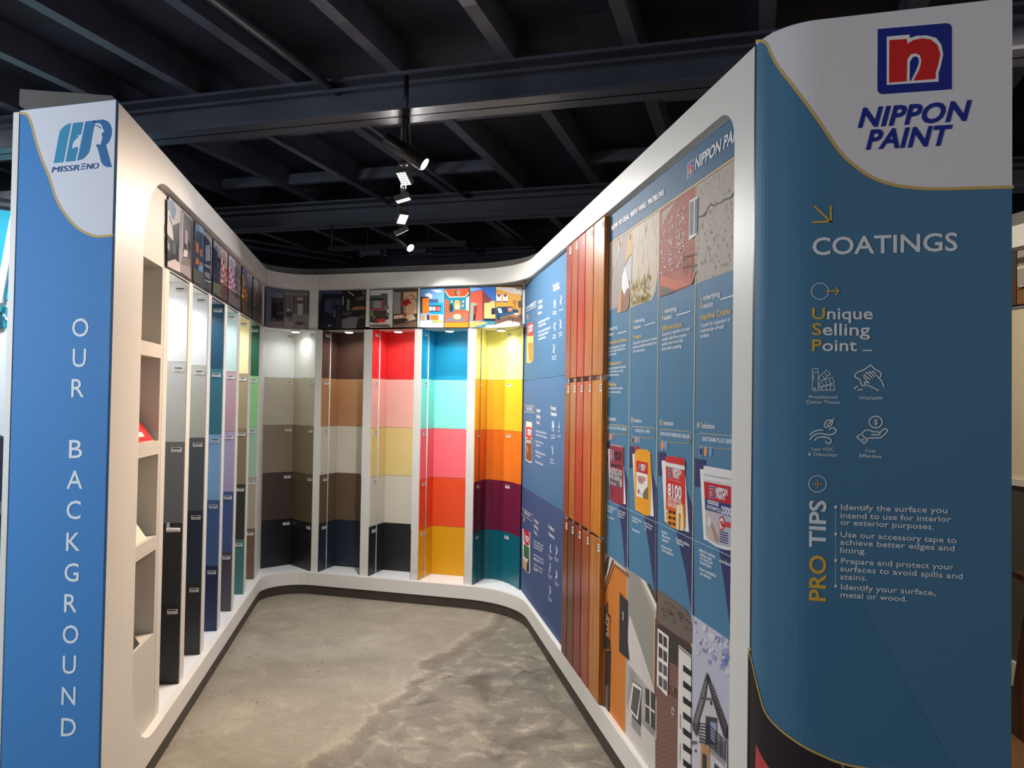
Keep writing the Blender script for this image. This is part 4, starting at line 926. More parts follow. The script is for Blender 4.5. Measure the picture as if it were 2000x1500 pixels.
pr.line([(402, 580), (430, 575), (470, 535), (480, 505), (510, 460), (530, 478), (555, 470), (570, 455), (600, 452), (640, 420), (690, 405), (722, 360)], .0045, (66, 58, 54), 3); pr.poly([(402, 575), (440, 560), (470, 530), (460, 565), (430, 585)], (60, 52, 48), 4); pr.poly([(640, 418), (690, 400), (720, 362), (716, 380), (690, 412), (650, 425)], (70, 62, 58), 4)
pr.build('picture', t)
# column texts
G3 = (232, 194, 96); W3 = (236, 238, 242)
def lines(pr, k, items):
    pr.k = k
    for it in items:
        pr.text(it[0], it[1], it[2], it[3], it[4], 3, bold=it[5] if len(it) > 5 else .012, first=it[6] if len(it) > 6 else None)
c1 = (1180, 600, 7.5)
pr = Print(PRS)
lines(pr, c1, [('Underlying', (60, 345), (198, 312), 42, W3, .012, ('U', G3)), ('Reason', (58, 425), (146, 405), 42, W3, .012, ('R', G3)), ('Powdery Surface', (86, 548), (335, 495), 50, G3), ('Caused by dampness of cement', (52, 620), (320, 568), 34, W3), ('surface and high humidity from', (52, 668), (315, 620), 34, W3), ('the environment.', (52, 716), (188, 695), 34, W3),
 ('Watermarks', (80, 857), (256, 830), 50, G3), ('Caused by migration of moisture', (48, 915), (325, 885), 34, W3), ('from surface that is not fully', (48, 962), (285, 945), 34, W3), ('dried before painting.', (45, 1010), (228, 1002), 34, W3), ('Peeling', (72, 1155), (186, 1150), 48, G3), ('Caused by expired old paint', (42, 1203), (278, 1200), 32, W3), ('film or incorrect painting', (42, 1257), (250, 1256), 32, W3), ('system.', (40, 1310), (98, 1309), 32, W3)])
pr.line([(200, 388), (328, 352)], .004, W3, 3)
for y in (532, 832, 1130): pr.ellipse(62, y, 12, 32, G3, 3, 14); pr.ellipse(62, y, 8, 22, BP, 4, 14)
pr.build('column_lettering', t)
pr = Print(PRS)
lines(pr, c1, [('Underlying', (434, 236), (600, 200), 50, W3, .012, ('U', G3)), ('Reason', (430, 325), (540, 300), 50, W3, .012, ('R', G3)), ('Fungus', (430, 465), (551, 438), 55, G3), ('Caused by dampness of cement', (428, 548), (778, 472), 40, W3), ('surface and high humidity from', (428, 608), (775, 538), 40, W3), ('the environment.', (428, 668), (607, 638), 40, W3)])
pr.line([(600, 270), (748, 222)], .004, W3, 3); pr.build('column_lettering', t)
pr = Print(PRS)
lines(pr, RW, [('Underlying', (883, 340), (967, 318), 26, W3, .012, ('U', G3)), ('Reason', (883, 378), (937, 365), 26, W3, .012, ('R', G3)), ('Efflorescence', (882, 440), (999, 414), 29, G3), ('Caused by migration of water', (882, 470), (1049, 432), 19, W3), ('soluble salts from cement', (882, 499), (1026, 470), 19, W3), ('surface that is not fully', (880, 527), (1007, 502), 19, W3), ('dried before painting.', (880, 555), (998, 535), 19, W3)])
pr.line([(968, 348), (1046, 325)], .004, W3, 3); pr.build('column_lettering', t)
pr = Print(PRS)
lines(pr, RW, [('Underlying', (1110, 265), (1222, 234), 31, W3, .012, ('U', G3)), ('Reason', (1110, 311), (1180, 293), 31, W3, .012, ('R', G3)), ('Hairline Cracks', (1108, 378), (1284, 336), 34, G3), ('Caused by expansion or', (1107, 418), (1285, 381), 22, W3), ('contraction of wall', (1107, 450), (1243, 424), 22, W3), ('surface.', (1107, 480), (1160, 471), 22, W3)])
pr.line([(1225, 255), (1310, 229)], .004, W3, 3); pr.build('column_lettering', t)
# solution boxes
NAVY = (50, 56, 100)
cs = (1180, 780, 5)
SOL = [(cs, (44, 205), (120, 208), 34, 33, 185, (28, 240, 235, 332), 'ACRYLIC 5170 WALL SEALER', (38, 288), (222, 305), 27, (0, 425), [(44, NAVY), (68, (232, 140, 70)), (93, (110, 74, 150))], 368),
       (cs, (288, 222), (372, 228), 36, 275, 198, (263, 258, 508, 366), 'FUNGICIDAL WASH', (310, 318), (453, 330), 30, (0, 0), [(286, NAVY), (314, (232, 140, 60)), (342, (96, 150, 220))], 398),
       ((1280, 780, 5), (74, 248), (180, 256), 42, 57, 222, (44, 286, 358, 412), '8100 WEATHERBOND SEALER', (57, 350), (342, 383), 33, (0, 0), [(73, (234, 142, 56)), (107, (96, 150, 220))], 448),
       ((1280, 780, 5), (447, 278), (588, 290), 52, 424, 252, (408, 324, 800, 462), 'EASYSKIM PLUS 2000', (466, 404), (752, 434), 40, (0, 0), [(451, NAVY), (496, (234, 142, 56)), (543, (96, 150, 220))], 510)]
for kk, a, b_, cp, ix, iy, bx, nm, na, nb, nc, _, dots, dy in SOL:
    pr = Print(PRS, kk); pr.text('Solution', a, b_, cp, W3, 3, bold=.012, first=('S', G3))
    pr.ring(ix, iy, 9, 26, .0022, W3, 3, 14); pr.line([(ix-4, iy), (ix+4, iy)], .002, W3, 3); pr.line([(ix, iy-10), (ix, iy+10)], .002, W3, 3)
    x0, y0, x1, y1 = bx; sl = .085; r = (x1-x0)*.12
    def pill(ins):
        o = []
        for cx_, a0 in ((x1-r, -90), (x0+r, 90)):
            for q in range(9):
                an = math.radians(a0+180*q/8); x = cx_+(r-ins*.45)*math.cos(an); o.append((x, (y0+y1)/2+((y1-y0)/2-ins)*math.sin(an)+sl*(x-x0)-sl*(x1-x0)*.0))
        return o
    pr.poly(pill(0), G3, 2); pr.poly(pill(5), BP, 3)
    pr.text(nm, na, nb, nc, W3, 4, bold=.012)
    for dx, c in dots: pr.ellipse(dx, dy, 12 if kk[0] == 1180 else 17, 30 if kk[0] == 1180 else 45, (226, 226, 232), 3, 16); pr.ellipse(dx, dy, 9 if kk[0] == 1180 else 14, 26 if kk[0] == 1180 else 40, c, 4, 16)
    pr.build('solution_box', t)
# navy facets, product packs, bullets, lower pictures
def nlogo(pr, x0, y0, x1, y1, sl, layer):
    f_ = lambda u, v: (x0+(x1-x0)*u, y0+(y1-y0)*v+sl*(x1-x0)*u)
    pr.poly([f_(0, 0), f_(1, 0), f_(1, 1), f_(0, 1)], (232, 230, 234), layer); pr.poly([f_(.06, .04), f_(.94, .04), f_(.94, .96), f_(.06, .96)], (40, 48, 130), layer+1)
    pr.poly([f_(.18, .18), f_(.45, .18), f_(.7, .14), f_(.86, .3), f_(.82, .84), f_(.18, .84)], (232, 226, 226), layer+2); pr.poly([f_(.24, .24), f_(.46, .22), f_(.68, .2), f_(.8, .32), f_(.76, .8), f_(.24, .8)], (206, 40, 46), layer+3); pr.poly([f_(.45, .8), f_(.46, .45), f_(.56, .38), f_(.62, .46), f_(.52, .8)], (232, 226, 226), layer+4)
pr = Print(PRS, cs)   # column 1
pr.poly([(15, 408), (60, 415), (62, 610), (15, 600)], NAVY, 2); pr.poly([(198, 680), (240, 800), (240, 1640), (205, 1630), (180, 1330), (140, 1040), (200, 1000)], NAVY, 2)
pr.line([(15, 975), (240, 1075)], .0022, (176, 196, 212), 3)
pr.poly([(38, 480), (62, 485), (190, 540), (215, 1025), (195, 1020), (60, 900)], (232, 230, 224), 3)
pr.poly([(62, 440), (80, 437), (195, 460), (194, 1000), (185, 1028), (130, 1020), (75, 990), (58, 970)], (152, 50, 66), 4); pr.poly([(62, 440), (80, 437), (195, 460), (195, 470), (80, 448), (62, 450)], (186, 164, 164), 5)
nlogo(pr, 66, 492, 100, 590, .2, 5); pr.text('NIPPON', (106, 545), (180, 560), 40, (58, 40, 50), 5, bold=.03); pr.text('PAINT', (110, 590), (176, 604), 40, (58, 40, 50), 5, bold=.03)
pr.poly([(68, 625), (170, 645), (170, 668), (68, 650)], (60, 44, 50), 5); pr.poly([(64, 700), (180, 715), (180, 865), (64, 835)], (104, 90, 92), 5)
pr.text('ACRYLIC 5170', (66, 715), (180, 752), 52, (236, 234, 234), 6, bold=.02); pr.text('WALL SEALER', (66, 765), (158, 800), 42, (236, 234, 234), 6, bold=.01); pr.text('SOLVENT BASED', (66, 822), (124, 842), 20, (226, 222, 222), 6, bold=.01)
pr.ellipse(171, 815, 9, 45, (200, 196, 198), 6, 14)
for k in range(4): pr.line([(70, 860+22*k), (102, 868+22*k)], .0015, (80, 30, 40), 5)
lines(pr, cs, [('-Good efflorescence', (30, 1045), (122, 1080), 18, W3), ('and alkaline', (36, 1068), (96, 1092), 18, W3), ('resistance', (36, 1092), (84, 1112), 18, W3), ('-Good adhesion', (30, 1148), (104, 1180), 18, W3), ('-Good for chalky', (134, 1090), (212, 1122), 18, W3), ('and powdery', (140, 1115), (202, 1142), 18, W3), ('surface', (140, 1142), (190, 1165), 18, W3)])
pr.build('product_graphic', t)
pr = Print(PRS, cs)   # column 2
pr.poly([(250, 455), (302, 465), (305, 680), (250, 665)], NAVY, 2); pr.poly([(462, 700), (520, 880), (520, 1960), (500, 1930), (440, 1450), (390, 1135), (480, 1150)], NAVY, 2)
pr.line([(248, 1078), (520, 1205)], .0022, (176, 196, 212), 3)
pr.poly([(279, 530), (300, 535), (462, 640), (489, 1145), (440, 1130), (310, 1080)], (232, 230, 222), 3)
pr.poly([(302, 460), (340, 458), (342, 490), (302, 492)], (196, 40, 44), 4)
pr.poly([(318, 492), (362, 480), (372, 488), (425, 490), (440, 505), (458, 520), (466, 680), (462, 900), (455, 1120), (435, 1138), (400, 1132), (325, 1085), (305, 1050), (300, 700), (303, 520)], (236, 160, 40), 4)
pr.poly([(322, 596), (432, 620), (432, 735), (322, 705)], (206, 34, 42), 5); pr.poly([(322, 705), (432, 735), (432, 978), (322, 945)], (232, 228, 222), 5); nlogo(pr, 340, 630, 364, 690, .2, 6)
pr.text('NIPPON', (367, 665), (412, 674), 34, W3, 6, bold=.03); pr.text('PAINT', (369, 695), (408, 702), 30, W3, 6, bold=.03); pr.text('FUNGICIDAL', (335, 780), (412, 800), 38, (196, 40, 46), 6, bold=.01); pr.text('WASH', (338, 815), (390, 830), 38, (196, 40, 46), 6, bold=.01)
pr.poly([(432, 850), (432, 978), (390, 966), (382, 930), (400, 890)], (120, 112, 90), 6); pr.ellipse(344, 898, 8, 22, (190, 50, 54), 6, 12); pr.line([(355, 918), (370, 924)], .0025, (60, 50, 50), 6)
lines(pr, cs, [('-Kills 99.9% fungus', (275, 1160), (368, 1202), 22, W3), ('effectively', (280, 1190), (335, 1215), 22, W3), ('-Anti-Bacterial', (275, 1275), (350, 1310), 22, W3), ('-Allow 24 hours', (393, 1210), (476, 1252), 22, W3), ('treatment to', (400, 1240), (468, 1278), 22, W3), ('dry', (400, 1275), (414, 1282), 22, W3)])
pr.build('product_graphic', t)
kk = (1280, 780, 5)
pr = Print(PRS, kk)   # column 3
pr.poly([(30, 510), (104, 520), (104, 760), (30, 745)], NAVY, 2); pr.poly([(305, 880), (372, 1080), (378, 2200), (370, 2200), (300, 1700), (205, 1280), (330, 1290)], NAVY, 2)
pr.line([(22, 1200), (380, 1372)], .0022, (176, 196, 212), 3)
pr.poly([(65, 595), (110, 600), (300, 760), (333, 1298), (290, 1285), (97, 1195)], (234, 232, 226), 3)
pr.poly([(106, 560), (140, 553), (260, 568), (296, 595), (300, 640), (296, 660), (106, 630)], (202, 42, 46), 5); pr.poly([(106, 612), (296, 650), (300, 680), (290, 690), (106, 650)], (226, 224, 220), 6)
pr.poly([(108, 640), (296, 680), (300, 1240), (285, 1282), (250, 1280), (170, 1250), (112, 1205)], (212, 48, 44), 4); pr.poly([(110, 960), (298, 1020), (300, 1150), (110, 1080)], (222, 92, 44), 5); pr.poly([(110, 1080), (300, 1150), (298, 1240), (285, 1282), (250, 1280), (170, 1250), (112, 1205)], (230, 140, 44), 5)
nlogo(pr, 132, 662, 168, 755, .2, 5); pr.text('NIPPON', (176, 722), (260, 738), 50, W3, 5, bold=.03); pr.text('PAINT', (182, 766), (244, 780), 46, W3, 5, bold=.03); pr.line([(138, 778), (262, 812)], .0015, (230, 180, 180), 5)
pr.text('8100', (130, 932), (266, 975), 112, (238, 236, 236), 6, bold=.03); pr.text('WEATHERBOND', (133, 985), (265, 1025), 44, (238, 236, 236), 6, bold=.012); pr.text('SEALER', (133, 1038), (210, 1068), 46, (238, 236, 236), 6, bold=.012)
pr.poly([(215, 1022), (240, 1030), (262, 1022), (282, 1045), (290, 1282), (255, 1280), (262, 1130), (248, 1105), (240, 1130), (240, 1275), (215, 1268)], (236, 218, 170), 7)
for r_ in range(3):
    for c_ in range(2): pr.poly([(140+38*c_, 1080+55*r_+10*c_), (166+38*c_, 1088+55*r_+10*c_), (166+38*c_, 1116+55*r_+10*c_), (140+38*c_, 1106+55*r_+10*c_)], (84, 50, 34), 7)
    pr.ellipse(126, 1090+46*r_, 8, 16, (240, 220, 190), 7, 10)
lines(pr, kk, [('-Excellent', (60, 1300), (124, 1325), 28, W3), ('efflorescence', (68, 1340), (152, 1375), 28, W3), ('resistance', (68, 1378), (132, 1403), 28, W3), ('-Promotes richer', (60, 1440), (165, 1490), 28, W3), ('colour appearance', (68, 1478), (178, 1530), 28, W3), ('-Excellent alkaline', (205, 1372), (336, 1438), 28, W3), ('resistance', (212, 1405), (282, 1440), 28, W3)])
pr.build('product_graphic', t)
pr = Print(PRS, kk)   # column 4
pr.poly([(388, 575), (495, 592), (498, 870), (388, 850)], NAVY, 2); pr.poly([(625, 1470), (790, 1480), (800, 2330), (735, 2250), (690, 1900)], NAVY, 2)
pr.line([(385, 1375), (800, 1560)], .0022, (176, 196, 212), 3)
pr.poly([(440, 680), (480, 685), (560, 900), (520, 1380), (478, 1368)], (234, 232, 226), 3)
pr.poly([(478, 648), (500, 650), (800, 705), (800, 1480), (700, 1470), (600, 1440), (520, 1385), (498, 1340), (482, 820), (478, 780)], (226, 224, 222), 4); pr.line([(480, 735), (800, 790)], .005, (186, 184, 182), 5); pr.line([(480, 785), (800, 842)], .004, (200, 198, 196), 5)
pr.poly([(482, 800), (800, 862), (800, 1045), (490, 965)], (190, 34, 50), 5); pr.poly([(490, 965), (800, 1045), (800, 1160), (495, 1075)], (44, 56, 120), 5); pr.poly([(495, 1075), (625, 1108), (635, 1425), (580, 1400), (520, 1360), (502, 1320)], (190, 180, 180), 5); pr.poly([(625, 1108), (800, 1160), (800, 1445), (700, 1440), (635, 1420)], (176, 178, 200), 5)
nlogo(pr, 536, 842, 586, 955, .2, 6); pr.text('NIPPON', (597, 915), (718, 940), 58, W3, 6, bold=.03, shear=.15); pr.text('PAINT', (605, 965), (698, 988), 52, W3, 6, bold=.03, shear=.15)
pr.poly([(520, 978), (628, 1008), (628, 1045), (520, 1012)], (226, 226, 230), 6); pr.text('READY FOR PAINT SOLUTION', (524, 1005), (624, 1034), 20, (50, 54, 100), 7, bold=.01); pr.text('EASYSKIM PLUS', (515, 1062), (650, 1106), 36, W3, 6, bold=.012); pr.text('2000', (655, 1110), (752, 1138), 70, W3, 6, bold=.02)
pr.poly([(525, 1140), (552, 1165), (560, 1210), (530, 1260), (515, 1200)], (214, 212, 214), 6); pr.poly([(560, 1200), (625, 1360), (622, 1400), (590, 1380), (550, 1220)], (176, 140, 112), 6)
pr.ellipse(660, 1210, 30, 72, (206, 50, 60), 6); pr.ellipse(660, 1212, 22, 54, (232, 226, 228), 7); pr.poly([(645, 1190), (670, 1185), (684, 1240), (660, 1250)], (200, 60, 66), 8); pr.poly([(690, 1190), (800, 1215), (800, 1270), (690, 1245)], (206, 60, 70), 6)
for k in range(5): pr.line([(640, 1290+24*k), (720, 1312+24*k)], .0035, (66, 62, 90), 6)
lines(pr, (1280, 1030, 6.52), [('-Ideal for patching', (560, 300), (768, 392), 40, W3), ('hairline cracks', (575, 355), (730, 430), 40, W3), ('(< 0.3mm) and', (575, 405), (735, 478), 40, W3), ('drywall joints', (575, 455), (720, 525), 40, W3), ('-Good compatibility', (560, 535), (782, 640), 40, W3), ('and adhesion', (575, 598), (716, 665), 40, W3), ('-Anti-Bacterial', (815, 435), (1020, 520), 40, W3)])
pr.build('product_graphic', t)
# lower house pictures
k5 = (1170, 1030, 6.523); k6 = (1180, 1220, 5.357)
zb = ZBT+.001
uA, uB = TU(3.513), TU(3.18)
pr = Print(PRS, k5)
top1 = [pr.P(75, 330), pr.P(190, 400), pr.P(350, 530), pr.P(378, 640)]
pr.uv([(uA, zb), (uB, zb), (uB, top1[3][1]), top1[2], top1[1], (uA, top1[0][1])], (206, 124, 54), 2)
pr.poly([(75, 330), (190, 400), (180, 460), (70, 740)], (186, 180, 172), 3); pr.poly([(110, 360), (140, 375), (120, 540), (78, 640), (80, 480)], (66, 64, 70), 4); pr.poly([(145, 375), (190, 400), (72, 790), (70, 740)], (214, 208, 202), 4); pr.poly([(175, 410), (190, 420), (75, 770), (72, 760)], (90, 80, 78), 5)
pr.poly([(190, 400), (350, 540), (350, 580), (200, 460)], (196, 188, 184), 3); pr.poly([(200, 460), (378, 590), (378, 640), (205, 490)], (130, 92, 70), 4); pr.poly([(195, 480), (205, 475), (75, 850), (70, 830)], (120, 78, 50), 4)
pr.poly([(270, 835), (372, 940), (372, 1440), (395, 1700), (262, 1580)], (52, 52, 56), 4); pr.line([(268, 830), (375, 938)], .005, (150, 84, 56), 5); pr.poly([(308, 1068), (320, 1075), (320, 1190), (308, 1180)], (186, 190, 186), 5)
pr.poly([(120, 935), (122, 1080), (78, 1020)], (84, 62, 56), 4); pr.poly([(70, 1020), (155, 1130), (145, 1460), (65, 1370)], (66, 54, 50), 4); pr.poly([(118, 1120), (150, 1160), (145, 1430), (118, 1380)], (190, 112, 56), 5)
for i in range(14): pr.ellipse(85+rnd.random()*30, 1080+rnd.random()*320, 7, 16, (210, 200, 190), 5, 6)
pr.line([(65, 1340), (148, 1460)], .008, (40, 38, 40), 6)
pr.k = k6; pr.poly([(0, 110), (70, 190), (70, 255), (0, 250)], (56, 52, 52), 4); pr.poly([(18, 275), (75, 268), (60, 930), (10, 840)], (52, 46, 46), 5); pr.poly([(20, 620), (55, 640), (48, 900), (15, 830)], (104, 98, 96), 6); pr.line([(0, 270), (78, 262)], .006, (150, 92, 56), 6)
pr.build('picture', t)
uA, uB = TU(3.172), TU(2.838)
pr = Print(PRS, k5)
cv = [pr.P(390, 545), pr.P(470, 590), pr.P(550, 650), pr.P(630, 710), pr.P(690, 790), pr.P(740, 900)]
pr.uv([(uA, zb), (uB, zb), (uB, cv[-1][1])]+cv[::-1][1:]+[(uA, cv[0][1])], (150, 146, 138), 2)
pr.poly([(395, 1110), (530, 1500), (700, 2040), (740, 2200), (735, 2700), (360, 2300), (375, 1300)], (206, 200, 192), 3)
pr.poly([(548, 650), (590, 680), (740, 980), (740, 1070)], (232, 226, 214), 4); pr.poly([(510, 620), (548, 650), (740, 1070), (740, 1180), (560, 760)], (176, 168, 156), 4); pr.poly([(622, 712), (650, 720), (740, 900), (738, 960)], (52, 54, 60), 5); pr.poly([(650, 720), (690, 790), (740, 870), (742, 910)], (110, 112, 112), 6)
pr.k = k6; pr.poly([(230, 1170), (245, 400), (500, 700), (540, 1000), (540, 1560)], (206, 200, 192), 3)
pr.poly([(310, 588), (402, 660), (360, 1005), (272, 890)], (236, 232, 228), 5); pr.poly([(315, 640), (388, 690), (350, 965), (285, 880)], (94, 92, 88), 6); pr.poly([(385, 690), (395, 700), (390, 1070), (300, 960), (300, 930), (360, 1000)], (72, 64, 62), 5); pr.poly([(295, 960), (385, 1075), (385, 1180), (290, 1060)], (150, 146, 142), 4)
pr.poly([(440, 658), (542, 728), (540, 1105), (440, 1005)], (70, 68, 68), 5); pr.poly([(485, 690), (497, 698), (497, 1060), (485, 1048)], (222, 216, 210), 6); pr.poly([(440, 828), (540, 905), (540, 930), (440, 850)], (222, 216, 210), 6); pr.line([(305, 588), (405, 662)], .003, (60, 50, 48), 7)
pr.build('picture', t)
uA, uB = TU(2.832), TU(2.484)
pr = Print(PRS, (1280, 1030, 6.52))
cv = [pr.P(38, 805), pr.P(90, 830), pr.P(230, 920), pr.P(400, 1050), pr.P(470, 1190)]
pr.uv([(uA, zb), (uB, zb), (uB, cv[-1][1]), cv[3], cv[2], cv[1], (uA, cv[0][1])], (112, 70, 62), 2)
pr.poly([(35, 805), (90, 830), (400, 1050), (478, 1230), (478, 1480), (270, 1370), (38, 1200)], (112, 100, 92), 3)
for i in range(36):
    x = 50+rnd.random()*400; y = 870+rnd.random()*180+x*.6; a = rnd.uniform(-.6, 1.4); l = 30+60*rnd.random()
    pr.line([(x, y), (x+l*math.cos(a)*.6, y+l*math.sin(a)+l*.3)], .002, (66, 54, 50), 4)
pr.k = k6
pr.poly([(558, 0), (600, 0), (920, 230), (920, 320), (790, 240), (785, 430), (690, 380), (555, 240)], (66, 60, 58), 4)
for i in range(34):   # printed brick courses
    y = 640+26*i; pr.line([(546, y), (786, y+170)], .0022, (176, 150, 140), 3)
for i in range(34):
    for j in range(5):
        x = 556+48*j+(24 if i % 2 else 0); y = 640+26*i+(x-546)*.708
        if x < 780: pr.line([(x, y), (x, y+25)], .002, (176, 150, 140), 3)
for i in range(9):
    y = 400+26*i; pr.line([(690, y), (786, y+68)], .0022, (176, 150, 140), 3)
pr.poly([(570, 35), (686, 125), (672, 758), (560, 632)], (232, 226, 222), 6)
for j in range(4):
    for i in range(2):
        x0 = 582+48*i; y0 = 75+150*j+37*i; pr.poly([(x0, y0), (x0+38, y0+30), (x0+38, y0+155-20), (x0, y0+130-20)], (76, 66, 66) if j < 2 else (92, 92, 88), 7)
pr.poly([(715, 640), (750, 665), (750, 710), (715, 690)], (112, 104, 98), 6); pr.poly([(718, 862), (742, 878), (740, 950), (716, 935)], (226, 220, 214), 6); pr.poly([(724, 880), (736, 888), (735, 935), (723, 926)], (90, 60, 56), 7)
pr.poly([(790, 210), (922, 320), (915, 1700), (775, 1600)], (226, 220, 214), 6); pr.poly([(798, 225), (920, 330), (920, 345), (798, 245)], (120, 110, 104), 7)
for j in range(8): y = 415+164*j; pr.poly([(838, y), (922, y+70), (922, y+130), (838, y+70)], (44, 40, 42), 7)
pr.line([(810, 940), (808, 1060), (830, 1100)], .005, (140, 134, 130), 8); pr.line([(808, 1240), (806, 1420)], .004, (150, 144, 140), 8)
pr.build('picture', t)
uA, uB = TU(2.476), TU(2.092)
pr = Print(PRS, (1280, 1030, 6.52))
a_, b2 = pr.P(490, 1120), pr.P(940, 1430)
pr.uv([(uA, zb), (uB, zb), (uB, b2[1]-.04), b2, (uA, a_[1])], (190, 190, 206), 2)
for i in range(46):
    x = 500+rnd.random()*430; y = 1180+rnd.random()*420+(x-490)*.65; r = 14+30*rnd.random()
    pr.ellipse(x, y, r*.8, r*1.2, rnd.choice(((206, 206, 216), (196, 196, 208), (120, 132, 186), (148, 156, 198), (212, 212, 220))), 3+(i % 3), 9)
pr.k = k6
pr.poly([(935, 1090), (1020, 1180), (1300, 1240), (1300, 1700), (930, 1700)], (206, 200, 206), 7)
pr.poly([(1085, 560), (1160, 760), (1230, 1000), (1290, 1200), (1290, 1500), (1020, 1250), (1010, 1050)], (200, 194, 200), 7)
pr.poly([(1087, 495), (1110, 540), (1080, 780), (1000, 1050), (985, 1180), (940, 1095), (935, 1040)], (84, 80, 84), 8); pr.poly([(1070, 600), (1090, 590), (1060, 790), (990, 1040), (960, 1020)], (126, 120, 124), 9)
pr.poly([(1087, 495), (1300, 1060), (1300, 1200), (1270, 1180), (1140, 760), (1090, 560)], (66, 62, 66), 8)
for j in range(16): pr.line([(1125+11*j, 620+32*j), (1150+10*j, 612+30*j)], .003, (140, 134, 138), 9)
pr.line([(1040, 770), (1160, 780)], .006, (96, 90, 94), 9); pr.poly([(1125, 795), (1145, 798), (1145, 840), (1125, 838)], (60, 58, 60), 9)
pr.poly([(1080, 955), (1198, 975), (1195, 1260), (1080, 1240)], (70, 68, 74), 9); pr.poly([(1130, 1015), (1195, 1030), (1190, 1250), (1130, 1200)], (150, 160, 190), 10)
for j in range(7): pr.line([(1020, 1030+32*j), (1120, 1048+34*j), (1290, 1220+32*j)], .0035, (50, 48, 54), 11)
for x, y in ((1020, 1025), (1085, 1040), (1120, 1050), (1185, 1115), (1240, 1170), (1290, 1220)): pr.line([(x, y), (x, y+215)], .004, (50, 48, 54), 11)
pr.poly([(1030, 1245), (1120, 1270), (1120, 1700), (1020, 1700)], (190, 140, 96), 9); pr.poly([(1048, 1340), (1090, 1365), (1090, 1700), (1046, 1700)], (60, 62, 70), 10)
pr.poly([(930, 1215), (985, 1215), (992, 1245), (930, 1255)], (110, 106, 110), 9); pr.ellipse(975, 1318, 8, 18, (60, 56, 60), 9, 10); pr.poly([(1170, 1445), (1290, 1560), (1290, 1700), (1170, 1700)], (70, 70, 76), 9)
pr.build('picture', t)
for ob in t.children: pass

# ------------------------------------------------------------------ right wall: stain product poster (rear)
t = thing('wall_poster', W(.997, 5.0, ZBT), 'blue wood-stain product features poster between the plank samples and the curved corner', 'poster')
ZS = [2.347, 1.655, .90, ZBT]
for i, c in enumerate(((66, 106, 140), (72, 108, 146), (62, 80, 122))):
    mb = MB(); PRS.slab(mb, .002, TU(4.285), ZS[i+1]+.001, ZS[i]-.001, 0, .005, lin(c)); mb.build('product_panel', PRINT, t)
q7 = (1010, 560, 6.25)
pr = Print(PRS, q7)
pr.line([(112, 255), (232, 172), (232, 238), (112, 305)], .004, (200, 206, 212), 2, True); pr.text('PACK N TIMBERCOAT', (118, 284), (228, 224), 34, W3, 3)
for i, (s_, y) in enumerate((('Unique', 212), ('Selling', 280), ('Point...', 348))): pr.text(s_, (256, y), (310, y-30), 42, W3, 3, bold=.012, first=(s_[0], G3))
for s_, a, b_ in (('-Specially designed for floor', (255, 455), (400, 392)), ('with high durability.', (262, 495), (356, 458)), ('-Can be used over bare wood', (255, 570), (405, 510)), ('and previously stained or', (262, 610), (384, 568)), ('varnished surfaces.', (262, 655), (352, 625))): pr.text(s_, a, b_, 30, W3, 3)
pr.text('Product', (442, 20), (515, -20), 48, W3, 3, bold=.012, first=('P', G3)); pr.text('Features', (442, 62), (520, 22), 48, W3, 3, bold=.012, first=('F', G3))
pr.poly([(125, 460), (200, 425), (200, 560), (190, 600), (160, 605), (125, 600)], (206, 66, 50), 3); pr.poly([(118, 600), (200, 590), (200, 890), (170, 930), (118, 930)], (206, 176, 110), 2); pr.text('NIPPON', (150, 512), (196, 490), 34, W3, 4, bold=.03); pr.text('PAINT', (152, 556), (192, 538), 34, W3, 4, bold=.03); nlogo(pr, 130, 490, 146, 580, -.4, 4)
pr.poly([(135, 690), (195, 680), (195, 890), (150, 920)], (166, 126, 62), 3); pr.ellipse(133, 365, 8, 36, (206, 150, 110), 3, 12)
def ico(pr, x, y, s_, cap1, cap2):
    pr.ring(x, y, 12*s_, 50*s_, .004, W3, 3, 14); pr.ellipse(x+3, y-10, 7*s_, 30*s_, W3, 3, 10); pr.line([(x-10, y+30), (x+8, y-40)], .004, W3, 4)
    if cap1: pr.text(cap1, (x-22, y+108*s_), (x+22, y+96*s_), 18, W3, 3)
    if cap2: pr.text(cap2, (x-26, y+134*s_), (x+26, y+120*s_), 18, W3, 3)
def squig(pr, x, y, k):
    p = random.Random(k); pr.smooth([(x-12+24*p.random(), y-60+22*j) for j in range(6)], .005, W3, 3); pr.smooth([(x-12+24*p.random(), y-50+22*j) for j in range(5)], .005, W3, 3)
ico(pr, 463, 210, 1, 'High', 'transparency'); squig(pr, 540, 170, 1); pr.text('Anti-scratch', (515, 300), (563, 282), 20, W3, 3)
squig(pr, 462, 490, 2); pr.text('Fungus', (442, 605), (474, 592), 22, W3, 3); pr.text('Resistance', (438, 640), (480, 624), 22, W3, 3); squig(pr, 534, 460, 3); pr.text('Weathering', (510, 580), (552, 562), 20, W3, 3); pr.text('Protection', (512, 612), (552, 596), 20, W3, 3); squig(pr, 455, 760, 4); pr.text('Water Base', (425, 870), (482, 852), 20, W3, 3); pr.text('Technology', (430, 898), (476, 884), 20, W3, 3)
pr.build('product_lettering', t)
pr = Print(PRS, (1010, 770, 6.25))
pr.line([(92, 135), (212, 148), (210, 222), (92, 212)], .004, (206, 196, 130), 2, True); pr.text('HYDRO WOOD', (116, 192), (188, 200), 36, W3, 3)
for s_, y in (('Unique', 215), ('Selling', 290), ('Point...', 362)): pr.text(s_, (236, y), (286, y+4), 44, W3, 3, bold=.012, first=(s_[0], G3))
